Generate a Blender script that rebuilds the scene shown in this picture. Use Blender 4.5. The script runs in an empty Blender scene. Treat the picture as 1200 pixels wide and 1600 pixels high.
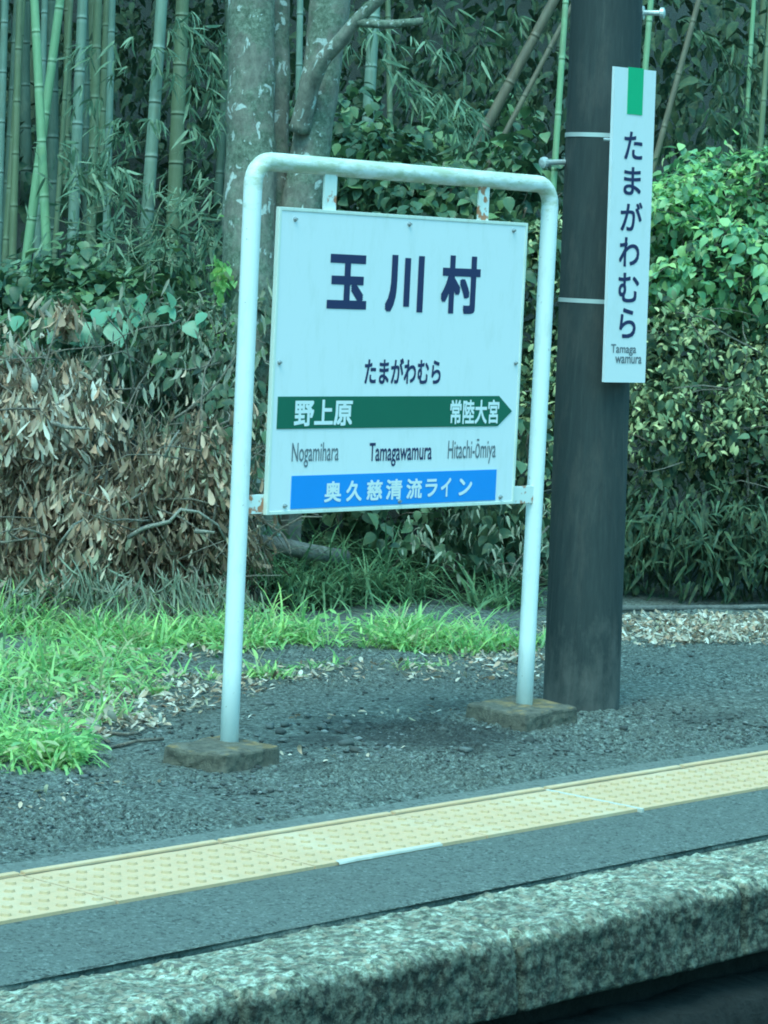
import bpy, bmesh, math, random
import numpy as np
from mathutils import Vector, noise as mnoise

SC = bpy.context.scene
COL = SC.collection
rng = np.random.default_rng(7)
random.seed(7)

# ------------------------------------------------------------------ camera
CAM_POS = np.array([-6.6381, -6.6284, 1.6368])
YAW, PITCH, ROLL, FOC = 0.7345, 0.0852, 0.0471, 4524.6      # focal length in pixels of a 1200 px wide frame
_F = np.array([math.cos(YAW) * math.cos(PITCH), math.sin(YAW) * math.cos(PITCH), -math.sin(PITCH)])
_r = np.array([math.sin(YAW), -math.cos(YAW), 0.0])
_u = np.cross(_r, _F)
_R = math.cos(ROLL) * _r + math.sin(ROLL) * _u
_U = -math.sin(ROLL) * _r + math.cos(ROLL) * _u
cd = bpy.data.cameras.new('camera')
cam = bpy.data.objects.new('camera', cd)
COL.objects.link(cam)
from mathutils import Matrix
cam.matrix_world = Matrix(((_R[0], _U[0], -_F[0], CAM_POS[0]), (_R[1], _U[1], -_F[1], CAM_POS[1]),
                           (_R[2], _U[2], -_F[2], CAM_POS[2]), (0, 0, 0, 1)))
cd.sensor_fit = 'HORIZONTAL'
cd.sensor_width = 36.0
cd.lens = 36.0 * FOC / 1200.0
cd.clip_end = 500.0
SC.camera = cam

# ------------------------------------------------------------------ light
SUN_EL, SUN_AZ = math.radians(62), math.radians(205)          # from behind the camera, high, through cloud
w = bpy.data.worlds.new('World')
SC.world = w
w.use_nodes = True
nt = w.node_tree
bg = nt.nodes['Background']
sky = nt.nodes.new('ShaderNodeTexSky')
sky.sky_type = 'NISHITA'
sky.sun_disc = False
sky.sun_elevation = SUN_EL
sky.sun_rotation = math.radians(90) - SUN_AZ
mx = nt.nodes.new('ShaderNodeMix'); mx.data_type = 'RGBA'; mx.blend_type = 'MULTIPLY'
mx.inputs[0].default_value = 1.0
mx.inputs[7].default_value = (0.47, 1.21, 1.06, 1)             # the green-blue cast of the train window
nt.links.new(sky.outputs[0], mx.inputs[6])
# overcast: the cloud deck is several times brighter overhead than at the horizon
geo = nt.nodes.new('ShaderNodeTexCoord'); sxyz = nt.nodes.new('ShaderNodeSeparateXYZ'); mr = nt.nodes.new('ShaderNodeMapRange')
nt.links.new(geo.outputs['Generated'], sxyz.inputs[0]); nt.links.new(sxyz.outputs[2], mr.inputs[0])
mr.inputs[1].default_value = 0.0; mr.inputs[2].default_value = 0.9; mr.inputs[3].default_value = 0.22; mr.inputs[4].default_value = 1.5
m2 = nt.nodes.new('ShaderNodeVectorMath'); m2.operation = 'SCALE'
nt.links.new(mx.outputs[2], m2.inputs[0]); nt.links.new(mr.outputs[0], m2.inputs['Scale'])
nt.links.new(m2.outputs[0], bg.inputs[0])
bg.inputs[1].default_value = 0.15
sl = bpy.data.lights.new('sun', 'SUN')
sl.energy = 0.5
sl.angle = math.radians(30)
sl.color = (1.0, 0.97, 0.90)
sun = bpy.data.objects.new('sun', sl)
COL.objects.link(sun)
sd = Vector((math.cos(SUN_EL) * math.cos(SUN_AZ), math.cos(SUN_EL) * math.sin(SUN_AZ), math.sin(SUN_EL)))
sun.rotation_euler = sd.to_track_quat('Z', 'Y').to_euler()
sun.location = (-6, -10, 20)
SC.view_settings.view_transform = 'Standard'
SC.view_settings.look = 'None'
SC.view_settings.gamma = 1.0
SC.view_settings.exposure = 1.66
SC.cycles.filter_width = 1.9                                  # the slight softness of a long zoom
SC.cycles.max_bounces = 6
SC.cycles.transparent_max_bounces = 4

# ------------------------------------------------------------------ helpers
def at(px, py, depth):
    """point of the place seen at a pixel of the 1200x1600 photograph, depth metres ahead"""
    return CAM_POS + (_F + _R * ((px - 600) / FOC) - _U * ((py - 800) / FOC)) * depth

def ground(px, py, z=0.0):
    d = _F + _R * ((px - 600) / FOC) - _U * ((py - 800) / FOC)
    return CAM_POS + d * ((z - CAM_POS[2]) / d[2])

def hill(x, y):
    """height of the ground: flat platform, then a bank rising into the grove"""
    y = np.asarray(y, float)
    e = np.clip(y - 2.7, 0, None)
    return np.minimum(e * 0.30, 0.30 * 8) + np.clip(y - 13, 0, 40) * 0.55

def tag(o, label=None, cat=None, group=None, kind=None):
    if label: o['label'] = label
    if cat: o['category'] = cat
    if group: o['group'] = group
    if kind: o['kind'] = kind
    return o

def thing(name, label, cat, loc=(0, 0, 0), group=None):
    o = bpy.data.objects.new(name, None)
    o.empty_display_size = 0.1
    COL.objects.link(o)
    o.location = Vector([float(v) for v in loc])
    return tag(o, label, cat, group)

def mesh_obj(name, verts, faces, mat, parent=None, smooth=False, uv=None):
    """world coordinates in; linked as ONE mesh object whose origin is its parent's (or its own base)"""
    V = np.asarray(verts, float).reshape(-1, 3)
    if parent is not None:
        off = np.array(parent.matrix_world.translation) if parent.parent else np.array(parent.location)
        q = parent.parent
        if q is not None:
            off = np.array(parent.location)
            while q is not None:
                off = off + np.array(q.location); q = q.parent
    else:
        off = np.array([V[:, 0].mean(), V[:, 1].mean(), V[:, 2].min()])
    me = bpy.data.meshes.new(name)
    if isinstance(faces, np.ndarray):
        n, k = faces.shape
        me.vertices.add(len(V)); me.vertices.foreach_set('co', (V - off).astype(np.float32).ravel())
        me.loops.add(n * k); me.loops.foreach_set('vertex_index', faces.astype(np.int32).ravel())
        me.polygons.add(n); me.polygons.foreach_set('loop_start', np.arange(0, n * k, k, dtype=np.int32))
        me.update(calc_edges=True)
    else:
        me.from_pydata((V - off).tolist(), [], faces)
    if uv is not None:
        l = me.uv_layers.new(name='UVMap')
        idx = np.empty(len(me.loops), np.int32); me.loops.foreach_get('vertex_index', idx)
        l.data.foreach_set('uv', np.asarray(uv, np.float32)[idx].ravel())
    if smooth:
        me.polygons.foreach_set('use_smooth', np.ones(len(me.polygons), bool))
    me.validate()
    me.update()
    for m in (mat if isinstance(mat, (list, tuple)) else [mat]):
        me.materials.append(m)
    o = bpy.data.objects.new(name, me)
    COL.objects.link(o)
    if parent is not None:
        o.parent = parent
    else:
        o.location = off
    return o

class MB:
    def __init__(s): s.v = []; s.f = []; s.uv = []
    def add(s, V, Fs, uv=None):
        b = len(s.v)
        s.v.extend([tuple(map(float, p)) for p in V]); s.f.extend([tuple(i + b for i in f) for f in Fs])
        s.uv.extend(uv if uv is not None else [(0, 0)] * len(V))
    def box(s, x0, x1, y0, y1, z0, z1, ch=0.0):
        if ch <= 0:
            V = [(x, y, z) for z in (z0, z1) for y in (y0, y1) for x in (x0, x1)]
            s.add(V, [(0, 2, 3, 1), (4, 5, 7, 6), (0, 1, 5, 4), (2, 6, 7, 3), (0, 4, 6, 2), (1, 3, 7, 5)])
        else:
            bm = bmesh.new()
            bmesh.ops.create_cube(bm, size=1)
            for v in bm.verts:
                v.co = Vector(((x0 + x1) / 2 + v.co.x * (x1 - x0), (y0 + y1) / 2 + v.co.y * (y1 - y0), (z0 + z1) / 2 + v.co.z * (z1 - z0)))
            bmesh.ops.bevel(bm, geom=list(bm.edges), offset=ch, segments=2, affect='EDGES', profile=0.5)
            s.bm(bm)
        return s
    def bm(s, bm):
        bm.verts.ensure_lookup_table()
        for i, v in enumerate(bm.verts): v.index = i
        s.add([v.co for v in bm.verts], [[v.index for v in f.verts] for f in bm.faces])
        bm.free()
    def tube(s, pts, rad, n=10, cap=True, v0=0.0, jitter=0.0):
        P = [np.array(p, float) for p in pts]
        if np.isscalar(rad): rad = [rad] * len(P)
        ref = None; rings = []; L = v0; uvs = []
        for i, p in enumerate(P):
            t = P[min(i + 1, len(P) - 1)] - P[max(i - 1, 0)]
            t = t / (np.linalg.norm(t) + 1e-12)
            if ref is None:
                ref = np.array([0, 0, 1.0]) if abs(t[2]) < 0.9 else np.array([1.0, 0, 0])
            a = ref - t * (ref @ t); a /= np.linalg.norm(a); b = np.cross(t, a); ref = a
            if i: L += np.linalg.norm(p - P[i - 1])
            for k in range(n):
                th = 2 * math.pi * k / n
                rr = rad[i] * (1 + (random.uniform(-jitter, jitter) if jitter else 0))
                rings.append(p + (a * math.cos(th) + b * math.sin(th)) * rr); uvs.append((k / n, L))
        Fs = []
        for i in range(len(P) - 1):
            for k in range(n):
                k2 = (k + 1) % n
                Fs.append((i * n + k, i * n + k2, (i + 1) * n + k2, (i + 1) * n + k))
        if cap:
            Fs.append(tuple(range(n - 1, -1, -1))); Fs.append(tuple((len(P) - 1) * n + k for k in range(n)))
        s.add(rings, Fs, uvs)
        return s
    def build(s, name, mat, parent=None, smooth=False):
        return mesh_obj(name, s.v, s.f, mat, parent, smooth, uv=s.uv)

_tab = np.random.default_rng(3).random((256, 256))
def vnoise(x, y, f):
    """smooth value noise on arrays"""
    X, Y = x * f, y * f; xi, yi = np.floor(X).astype(int), np.floor(Y).astype(int); a, b = X - xi, Y - yi
    a, b = a * a * (3 - 2 * a), b * b * (3 - 2 * b); g = lambda i, j: _tab[(xi + i) & 255, (yi + j) & 255]
    return (g(0, 0) * (1 - a) + g(1, 0) * a) * (1 - b) + (g(0, 1) * (1 - a) + g(1, 1) * a) * b - 0.5
def cells(x, y, f):
    """distance to the nearest jittered point: domes like stones"""
    X, Y = x * f, y * f; xi, yi = np.floor(X).astype(int), np.floor(Y).astype(int); best = np.full(x.shape, 9.0); idv = np.zeros(x.shape)
    for i in (-1, 0, 1):
        for j in (-1, 0, 1):
            u, v = (xi + i) & 255, (yi + j) & 255
            d = (xi + i + _tab[u, v] - X) ** 2 + (yi + j + _tab[(v + 91) & 255, (u + 37) & 255] - Y) ** 2
            k = d < best; best = np.where(k, d, best); idv = np.where(k, _tab[(u + 13) & 255, (v + 77) & 255], idv)
    return np.sqrt(best), idv

# ------------------------------------------------------------------ materials
def newmat(name):
    m = bpy.data.materials.new(name)
    m.use_nodes = True
    t = m.node_tree
    return m, t, t.nodes['Principled BSDF']

def N(t, kind, **kw):
    n = t.nodes.new(kind)
    for k, v in kw.items():
        if k.startswith('i_'):
            n.inputs[k[2:].replace('_', ' ')].default_value = v
        else: setattr(n, k, v)
    return n

def ramp(t, fac, stops, interp='LINEAR'):
    r = t.nodes.new('ShaderNodeValToRGB')
    r.color_ramp.interpolation = interp
    e = r.color_ramp.elements
    while len(e) < len(stops): e.new(0.5)
    for k, (p, c) in enumerate(stops):
        e[k].position = p
        e[k].color = (c[0], c[1], c[2], 1) if not np.isscalar(c) else (c, c, c, 1)
    t.links.new(fac, r.inputs[0])
    return r.outputs[0]

def mixc(t, fac, a, b, mode='MIX'):
    m = t.nodes.new('ShaderNodeMix'); m.data_type = 'RGBA'; m.blend_type = mode
    if np.isscalar(fac): m.inputs[0].default_value = fac
    else: t.links.new(fac, m.inputs[0])
    for s, k in ((a, 6), (b, 7)):
        if isinstance(s, tuple): m.inputs[k].default_value = (s[0], s[1], s[2], 1)
        else: t.links.new(s, m.inputs[k])
    return m.outputs[2]

def coords(t, which='Object', scale=(1, 1, 1)):
    c = t.nodes.new('ShaderNodeTexCoord')
    mp = t.nodes.new('ShaderNodeMapping')
    mp.inputs['Scale'].default_value = scale
    t.links.new(c.outputs[which], mp.inputs[0])
    return mp.outputs[0]

def noise(t, vec, scale, detail=4, rough=0.55, dist=0.0):
    n = t.nodes.new('ShaderNodeTexNoise')
    n.inputs['Scale'].default_value = scale; n.inputs['Detail'].default_value = detail
    n.inputs['Roughness'].default_value = rough; n.inputs['Distortion'].default_value = dist
    t.links.new(vec, n.inputs['Vector'])
    return n.outputs['Fac']

def voro(t, vec, scale, feature='F1', out='Distance'):
    n = t.nodes.new('ShaderNodeTexVoronoi'); n.feature = feature
    n.inputs['Scale'].default_value = scale
    t.links.new(vec, n.inputs['Vector'])
    return n.outputs[out]

def bump(t, b, height, strength, dist=0.01, prev=None):
    n = t.nodes.new('ShaderNodeBump')
    n.inputs['Strength'].default_value = strength; n.inputs['Distance'].default_value = dist
    t.links.new(height, n.inputs['Height'])
    if prev is not None: t.links.new(prev, n.inputs['Normal'])
    t.links.new(n.outputs[0], b.inputs['Normal'])
    return n.outputs[0]

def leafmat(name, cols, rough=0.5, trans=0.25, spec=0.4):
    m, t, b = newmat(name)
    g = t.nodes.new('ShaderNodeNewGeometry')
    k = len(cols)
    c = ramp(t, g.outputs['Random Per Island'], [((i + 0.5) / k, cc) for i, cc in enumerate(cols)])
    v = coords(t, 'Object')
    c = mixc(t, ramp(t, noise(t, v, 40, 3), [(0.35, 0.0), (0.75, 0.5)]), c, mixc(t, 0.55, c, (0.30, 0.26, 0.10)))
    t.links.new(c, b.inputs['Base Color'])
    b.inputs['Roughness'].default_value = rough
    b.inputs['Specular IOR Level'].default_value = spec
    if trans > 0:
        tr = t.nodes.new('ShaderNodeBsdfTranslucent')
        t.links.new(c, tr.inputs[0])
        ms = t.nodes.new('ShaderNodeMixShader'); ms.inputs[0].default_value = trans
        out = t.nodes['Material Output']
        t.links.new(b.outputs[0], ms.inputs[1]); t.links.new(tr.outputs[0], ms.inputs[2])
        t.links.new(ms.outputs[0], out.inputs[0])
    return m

def asphalt(name, dark, light, brown, grain=110, bs=0.8, patch=None, grit=0):
    m, t, b = newmat(name)
    v = coords(t, 'Object')
    big = noise(t, v, 1.3, 4, 0.6)
    fine = noise(t, v, grain, 3, 0.7)
    vo = voro(t, v, grain * 0.7, out='Color')
    sep = t.nodes.new('ShaderNodeSeparateColor'); t.links.new(vo, sep.inputs[0])
    c = ramp(t, fine, [(0.28, dark), (0.72, light)])
    c = mixc(t, ramp(t, sep.outputs[0], [(0.80, 0.0), (0.95, 0.35)]), c, tuple(min(1, x * 1.7) for x in light))
    c = mixc(t, ramp(t, sep.outputs[1], [(0.75, 0.0), (0.95, 0.6)]), c, tuple(x * 0.35 for x in dark))
    if grit:
        gn = noise(t, v, grit, 4, 0.68, 0.3)
        where = ramp(t, noise(t, v, 0.9, 4, 0.6), [(0.35, 0.45), (0.58, 1.0)])
        for st, col in (([(0.37, 1.0), (0.46, 0.0)], tuple(x * 0.30 for x in dark)), ([(0.55, 0.0), (0.64, 0.9)], tuple(x * 1.6 for x in light))):
            k = N(t, 'ShaderNodeMath', operation='MULTIPLY'); t.links.new(ramp(t, gn, st), k.inputs[0]); t.links.new(where, k.inputs[1])
            c = mixc(t, k.outputs[0], c, col)
    c = mixc(t, ramp(t, big, [(0.42, 0.0), (0.70, 0.65)]), c, mixc(t, 0.5, c, brown))
    if patch:
        for (px, py, sx, sy, amt) in patch:       # darker round patches with ragged edges
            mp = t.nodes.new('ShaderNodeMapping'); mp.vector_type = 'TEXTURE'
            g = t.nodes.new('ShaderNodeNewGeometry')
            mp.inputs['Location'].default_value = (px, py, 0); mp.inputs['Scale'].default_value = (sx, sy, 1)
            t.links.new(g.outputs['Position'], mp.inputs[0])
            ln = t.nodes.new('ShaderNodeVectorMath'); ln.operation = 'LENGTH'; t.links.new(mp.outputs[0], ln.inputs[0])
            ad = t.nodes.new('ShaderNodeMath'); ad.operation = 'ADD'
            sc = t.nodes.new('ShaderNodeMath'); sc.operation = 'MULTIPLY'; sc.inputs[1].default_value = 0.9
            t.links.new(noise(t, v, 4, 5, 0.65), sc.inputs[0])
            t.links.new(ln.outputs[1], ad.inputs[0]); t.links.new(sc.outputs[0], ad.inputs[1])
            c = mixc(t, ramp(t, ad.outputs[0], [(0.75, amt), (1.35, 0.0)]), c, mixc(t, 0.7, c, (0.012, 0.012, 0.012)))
    t.links.new(c, b.inputs['Base Color'])
    b.inputs['Roughness'].default_value = 0.9
    b.inputs['Specular IOR Level'].default_value = 0.25
    p = bump(t, b, noise(t, v, grain * 0.35, 4, 0.7), bs, 0.02)
    bump(t, b, fine, bs * 0.6, 0.006, p)
    return m

def paint(name, col, dirt=(0.16, 0.17, 0.10), amt=0.35, rust=0.0, rough=0.4, streak=True):
    m, t, b = newmat(name)
    v = coords(t, 'Object', (1, 1, 0.25) if streak else (1, 1, 1))
    n1 = noise(t, v, 22, 6, 0.7)
    c = mixc(t, ramp(t, n1, [(0.52, 0.0), (0.80, amt)]), col, dirt)
    if rust > 0:
        v2 = coords(t, 'Object')
        c = mixc(t, ramp(t, noise(t, v2, 26, 5, 0.6), [(0.60 - rust * 0.06, 0.0), (0.66 - rust * 0.06, 0.92)]), c, (0.50, 0.14, 0.05))
    t.links.new(c, b.inputs['Base Color'])
    b.inputs['Roughness'].default_value = rough
    bump(t, b, n1, 0.08, 0.003)
    return m

def pipe_paint():
    m, t, b = newmat('white_pipe_paint')
    v = coords(t, 'Object', (1, 1, 0.3))
    c = mixc(t, ramp(t, noise(t, v, 18, 6, 0.7), [(0.52, 0.0), (0.78, 0.4)]), (0.80, 0.80, 0.78), (0.33, 0.36, 0.26))
    # algae and grime on the upper bar
    g = t.nodes.new('ShaderNodeTexCoord'); s = t.nodes.new('ShaderNodeSeparateXYZ'); t.links.new(g.outputs['Object'], s.inputs[0])
    n2 = noise(t, coords(t, 'Object', (0.5, 1, 2)), 14, 6, 0.72)
    ad = N(t, 'ShaderNodeMath', operation='MULTIPLY_ADD'); ad.inputs[1].default_value = 1.2
    t.links.new(s.outputs[2], ad.inputs[0])
    sb = N(t, 'ShaderNodeMath', operation='SUBTRACT'); t.links.new(n2, sb.inputs[0]); sb.inputs[1].default_value = 2.72
    t.links.new(sb.outputs[0], ad.inputs[2])
    c = mixc(t, ramp(t, ad.outputs[0], [(0.0, 0.0), (0.20, 0.7)]), c, (0.36, 0.36, 0.17))
    n3 = noise(t, coords(t, 'Object'), 42, 5, 0.65)
    c = mixc(t, ramp(t, n3, [(0.66, 0.0), (0.72, 0.75)]), c, (0.20, 0.11, 0.05))
    t.links.new(c, b.inputs['Base Color'])
    b.inputs['Roughness'].default_value = 0.45
    bump(t, b, n2, 0.15, 0.003)
    return m

def flat(name, col, rough=0.5, spec=0.5, metal=0.0):
    m, t, b = newmat(name)
    v = coords(t, 'Object')
    c = mixc(t, ramp(t, noise(t, v, 9, 5, 0.6), [(0.35, 0.0), (0.8, 0.22)]), col, tuple(x * 0.72 for x in col))
    t.links.new(c, b.inputs['Base Color'])
    b.inputs['Roughness'].default_value = rough
    b.inputs['Specular IOR Level'].default_value = spec
    b.inputs['Metallic'].default_value = metal
    return m

def bamboo_mat(name, base, dark, bloom=(0.42, 0.50, 0.36), spacing=0.30):
    m, t, b = newmat(name)
    uv = t.nodes.new('ShaderNodeUVMap'); s = t.nodes.new('ShaderNodeSeparateXYZ'); t.links.new(uv.outputs[0], s.inputs[0])
    d = N(t, 'ShaderNodeMath', operation='DIVIDE'); d.inputs[1].default_value = spacing; t.links.new(s.outputs[1], d.inputs[0])
    f = N(t, 'ShaderNodeMath', operation='FRACT'); t.links.new(d.outputs[0], f.inputs[0])
    v = coords(t, 'Object', (1, 1, 0.12))
    c = mixc(t, ramp(t, noise(t, v, 30, 5, 0.65), [(0.35, 0.0), (0.72, 0.9)]), base, dark)
    c = mixc(t, ramp(t, noise(t, coords(t, 'Object', (1, 1, 0.6)), 9, 5, 0.7), [(0.50, 0.0), (0.75, 0.6)]), c, (0.22, 0.21, 0.14))
    band = ramp(t, f.outputs[0], [(0.0, 0.35), (0.055, 0.08), (0.12, 0.0), (0.88, 0.0), (0.955, 0.45), (0.965, 0.0), (0.975, 0.0)])
    c = mixc(t, band, c, bloom)
    ring = ramp(t, f.outputs[0], [(0.0, 0.0), (0.966, 0.0), (0.976, 0.5), (0.990, 0.5), (1.0, 0.0)])
    c = mixc(t, ring, c, (0.05, 0.055, 0.03))
    t.links.new(c, b.inputs['Base Color'])
    b.inputs['Roughness'].default_value = 0.5
    return m

def bark_mat():
    m, t, b = newmat('lichened_bark')
    v = coords(t, 'Object', (1, 1, 0.6)); v1 = coords(t, 'Object')
    c = ramp(t, noise(t, v, 22, 8, 0.7), [(0.30, (0.11, 0.10, 0.085)), (0.55, (0.24, 0.22, 0.18)), (0.78, (0.38, 0.345, 0.29))])
    mott = noise(t, v1, 34, 7, 0.78)
    moss = ramp(t, mott, [(0.34, (0.045, 0.07, 0.048)), (0.48, (0.12, 0.155, 0.11)), (0.60, (0.23, 0.27, 0.205)), (0.74, (0.38, 0.41, 0.34))])
    c = mixc(t, ramp(t, noise(t, v1, 3.2, 6, 0.75), [(0.44, 0.0), (0.54, 0.9)]), c, moss)
    # crusty pale lichen: irregular, in drifts
    drift = ramp(t, noise(t, v1, 4.5, 3, 0.6), [(0.46, 0.0), (0.60, 1.0)])
    for sc_, lo, hi in ((15, 0.62, 0.655), (34, 0.655, 0.685)):
        nz = noise(t, coords(t, 'Object', (1, 1, 0.8)), sc_, 3.5, 0.52, 0.6)
        k = N(t, 'ShaderNodeMath', operation='MULTIPLY')
        t.links.new(ramp(t, nz, [(lo, 0.0), (hi, 0.95)]), k.inputs[0])
        if sc_ == 34: t.links.new(drift, k.inputs[1])
        else: k.inputs[1].default_value = 1.0
        c = mixc(t, k.outputs[0], c, ramp(t, noise(t, v1, 120, 3), [(0.3, (0.40, 0.43, 0.40)), (0.7, (0.66, 0.68, 0.64))]))
    t.links.new(c, b.inputs['Base Color'])
    b.inputs['Roughness'].default_value = 0.95
    p = bump(t, b, noise(t, v, 30, 8, 0.75), 0.6, 0.02)
    bump(t, b, mott, 0.5, 0.008, p)
    return m

def pole_mat():
    m, t, b = newmat('creosoted_wood')
    v = coords(t, 'Object', (1, 1, 0.03))
    n1 = noise(t, v, 60, 6, 0.7)
    c = ramp(t, n1, [(0.30, (0.014, 0.020, 0.020)), (0.60, (0.026, 0.034, 0.033)), (0.80, (0.062, 0.060, 0.054))])
    v1 = coords(t, 'Object', (1, 1, 0.35))
    c = mixc(t, ramp(t, noise(t, v1, 7, 6, 0.7), [(0.50, 0.0), (0.75, 0.45)]), c, (0.115, 0.09, 0.075))
    # pale dust splashed up at the foot
    g = t.nodes.new('ShaderNodeTexCoord'); s = t.nodes.new('ShaderNodeSeparateXYZ'); t.links.new(g.outputs['Object'], s.inputs[0])
    n2 = noise(t, coords(t, 'Object', (1, 1, 0.5)), 12, 6, 0.7)
    ad = N(t, 'ShaderNodeMath', operation='MULTIPLY_ADD'); ad.inputs[1].default_value = -0.8; ad.inputs[2].default_value = 0.0
    t.links.new(s.outputs[2], ad.inputs[0])
    a2 = N(t, 'ShaderNodeMath', operation='ADD'); t.links.new(ad.outputs[0], a2.inputs[0]); t.links.new(n2, a2.inputs[1])
    c = mixc(t, ramp(t, a2.outputs[0], [(0.25, 0.0), (0.65, 0.5)]), c, (0.20, 0.17, 0.15))
    t.links.new(c, b.inputs['Base Color'])
    b.inputs['Roughness'].default_value = 0.75
    bump(t, b, n1, 0.5, 0.006)
    return m

def coping_mat():
    m, t, b = newmat('weathered_concrete')
    v = coords(t, 'Object', (0.6, 1, 1)); v1 = coords(t, 'Object')
    n1 = noise(t, v, 44, 6, 0.74, 0.1)
    c = ramp(t, n1, [(0.35, (0.035, 0.038, 0.028)), (0.42, (0.14, 0.145, 0.10)), (0.49, (0.28, 0.285, 0.205)), (0.55, (0.52, 0.53, 0.40)), (0.64, (0.82, 0.84, 0.68))])
    vo = voro(t, v1, 70, out='Color'); s = t.nodes.new('ShaderNodeSeparateColor'); t.links.new(vo, s.inputs[0])
    c = mixc(t, ramp(t, s.outputs[0], [(0.62, 0.0), (0.90, 0.7)]), c, (0.50, 0.37, 0.26))
    c = mixc(t, ramp(t, s.outputs[1], [(0.76, 0.0), (0.92, 0.7)]), c, (0.09, 0.092, 0.085))
    n3 = noise(t, v1, 4.5, 5, 0.7)
    c = mixc(t, ramp(t, n3, [(0.42, 0.0), (0.62, 0.8)]), c, mixc(t, 0.65, c, (0.12, 0.115, 0.085)))
    # near-black mottled tone on the vertical face
    g = t.nodes.new('ShaderNodeNewGeometry'); sp = t.nodes.new('ShaderNodeSeparateXYZ'); t.links.new(g.outputs['Position'], sp.inputs[0])
    n2 = noise(t, coords(t, 'Object', (1, 1, 0.35)), 9, 6, 0.7)
    ad = N(t, 'ShaderNodeMath', operation='MULTIPLY_ADD'); ad.inputs[1].default_value = -6.0
    t.links.new(sp.outputs[2], ad.inputs[0]); t.links.new(n2, ad.inputs[2])
    face = mixc(t, ramp(t, noise(t, v1, 42, 4, 0.70, 0.2), [(0.43, 0.0), (0.62, 1.0)]), (0.006, 0.008, 0.006), (0.15, 0.16, 0.12))
    c = mixc(t, ramp(t, ad.outputs[0], [(0.66, 0.0), (0.86, 0.92)]), c, face)
    t.links.new(c, b.inputs['Base Color'])
    b.inputs['Roughness'].default_value = 0.95
    p = bump(t, b, n1, 0.9, 0.02)
    bump(t, b, noise(t, v1, 110, 3, 0.7), 0.5, 0.008, p)
    return m

def tactile_mat():
    m, t, b = newmat('yellow_tactile_resin')
    v = coords(t, 'Object')
    c = mixc(t, ramp(t, noise(t, v, 9, 6, 0.7), [(0.42, 0.0), (0.75, 0.5)]), (0.655, 0.385, 0.22), (0.52, 0.335, 0.20))
    c = mixc(t, ramp(t, noise(t, v, 90, 4, 0.75), [(0.50, 0.0), (0.70, 0.6)]), c, (0.42, 0.32, 0.20))
    c = mixc(t, ramp(t, noise(t, v, 30, 6, 0.75), [(0.60, 0.0), (0.72, 0.75)]), c, (0.22, 0.18, 0.12))
    c = mixc(t, ramp(t, noise(t, v, 2.2, 6, 0.7), [(0.50, 0.0), (0.68, 0.35)]), c, (0.70, 0.57, 0.43))
    t.links.new(c, b.inputs['Base Color'])
    b.inputs['Roughness'].default_value = 0.7
    return m

def earth_mat(name, a, bcol, scale=14):
    m, t, b = newmat(name)
    v = coords(t, 'Object')
    n1 = noise(t, v, scale, 8, 0.72)
    c = ramp(t, n1, [(0.3, a), (0.7, bcol)])
    t.links.new(c, b.inputs['Base Color'])
    b.inputs['Roughness'].default_value = 1.0
    bump(t, b, n1, 1.0, 0.05)
    return m

def footing_mat():
    m, t, b = newmat('mossy_footing_concrete')
    v = coords(t, 'Object')
    n1 = noise(t, v, 26, 7, 0.7)
    c = ramp(t, n1, [(0.3, (0.05, 0.045, 0.035)), (0.7, (0.19, 0.16, 0.12))])
    g = t.nodes.new('ShaderNodeNewGeometry'); sp = t.nodes.new('ShaderNodeSeparateXYZ'); t.links.new(g.outputs['Normal'], sp.inputs[0])
    rust = N(t, 'ShaderNodeMath', operation='MULTIPLY')
    t.links.new(ramp(t, noise(t, v, 8, 5, 0.7), [(0.50, 0.0), (0.60, 0.9)]), rust.inputs[0]); t.links.new(ramp(t, sp.outputs[2], [(0.5, 0.0), (0.8, 0.9)]), rust.inputs[1])
    c = mixc(t, rust.outputs[0], c, ramp(t, n1, [(0.35, (0.13, 0.085, 0.04)), (0.65, (0.36, 0.21, 0.085))]))
    t.links.new(c, b.inputs['Base Color'])
    b.inputs['Roughness'].default_value = 0.95
    bump(t, b, n1, 0.7, 0.02)
    return m

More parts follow.
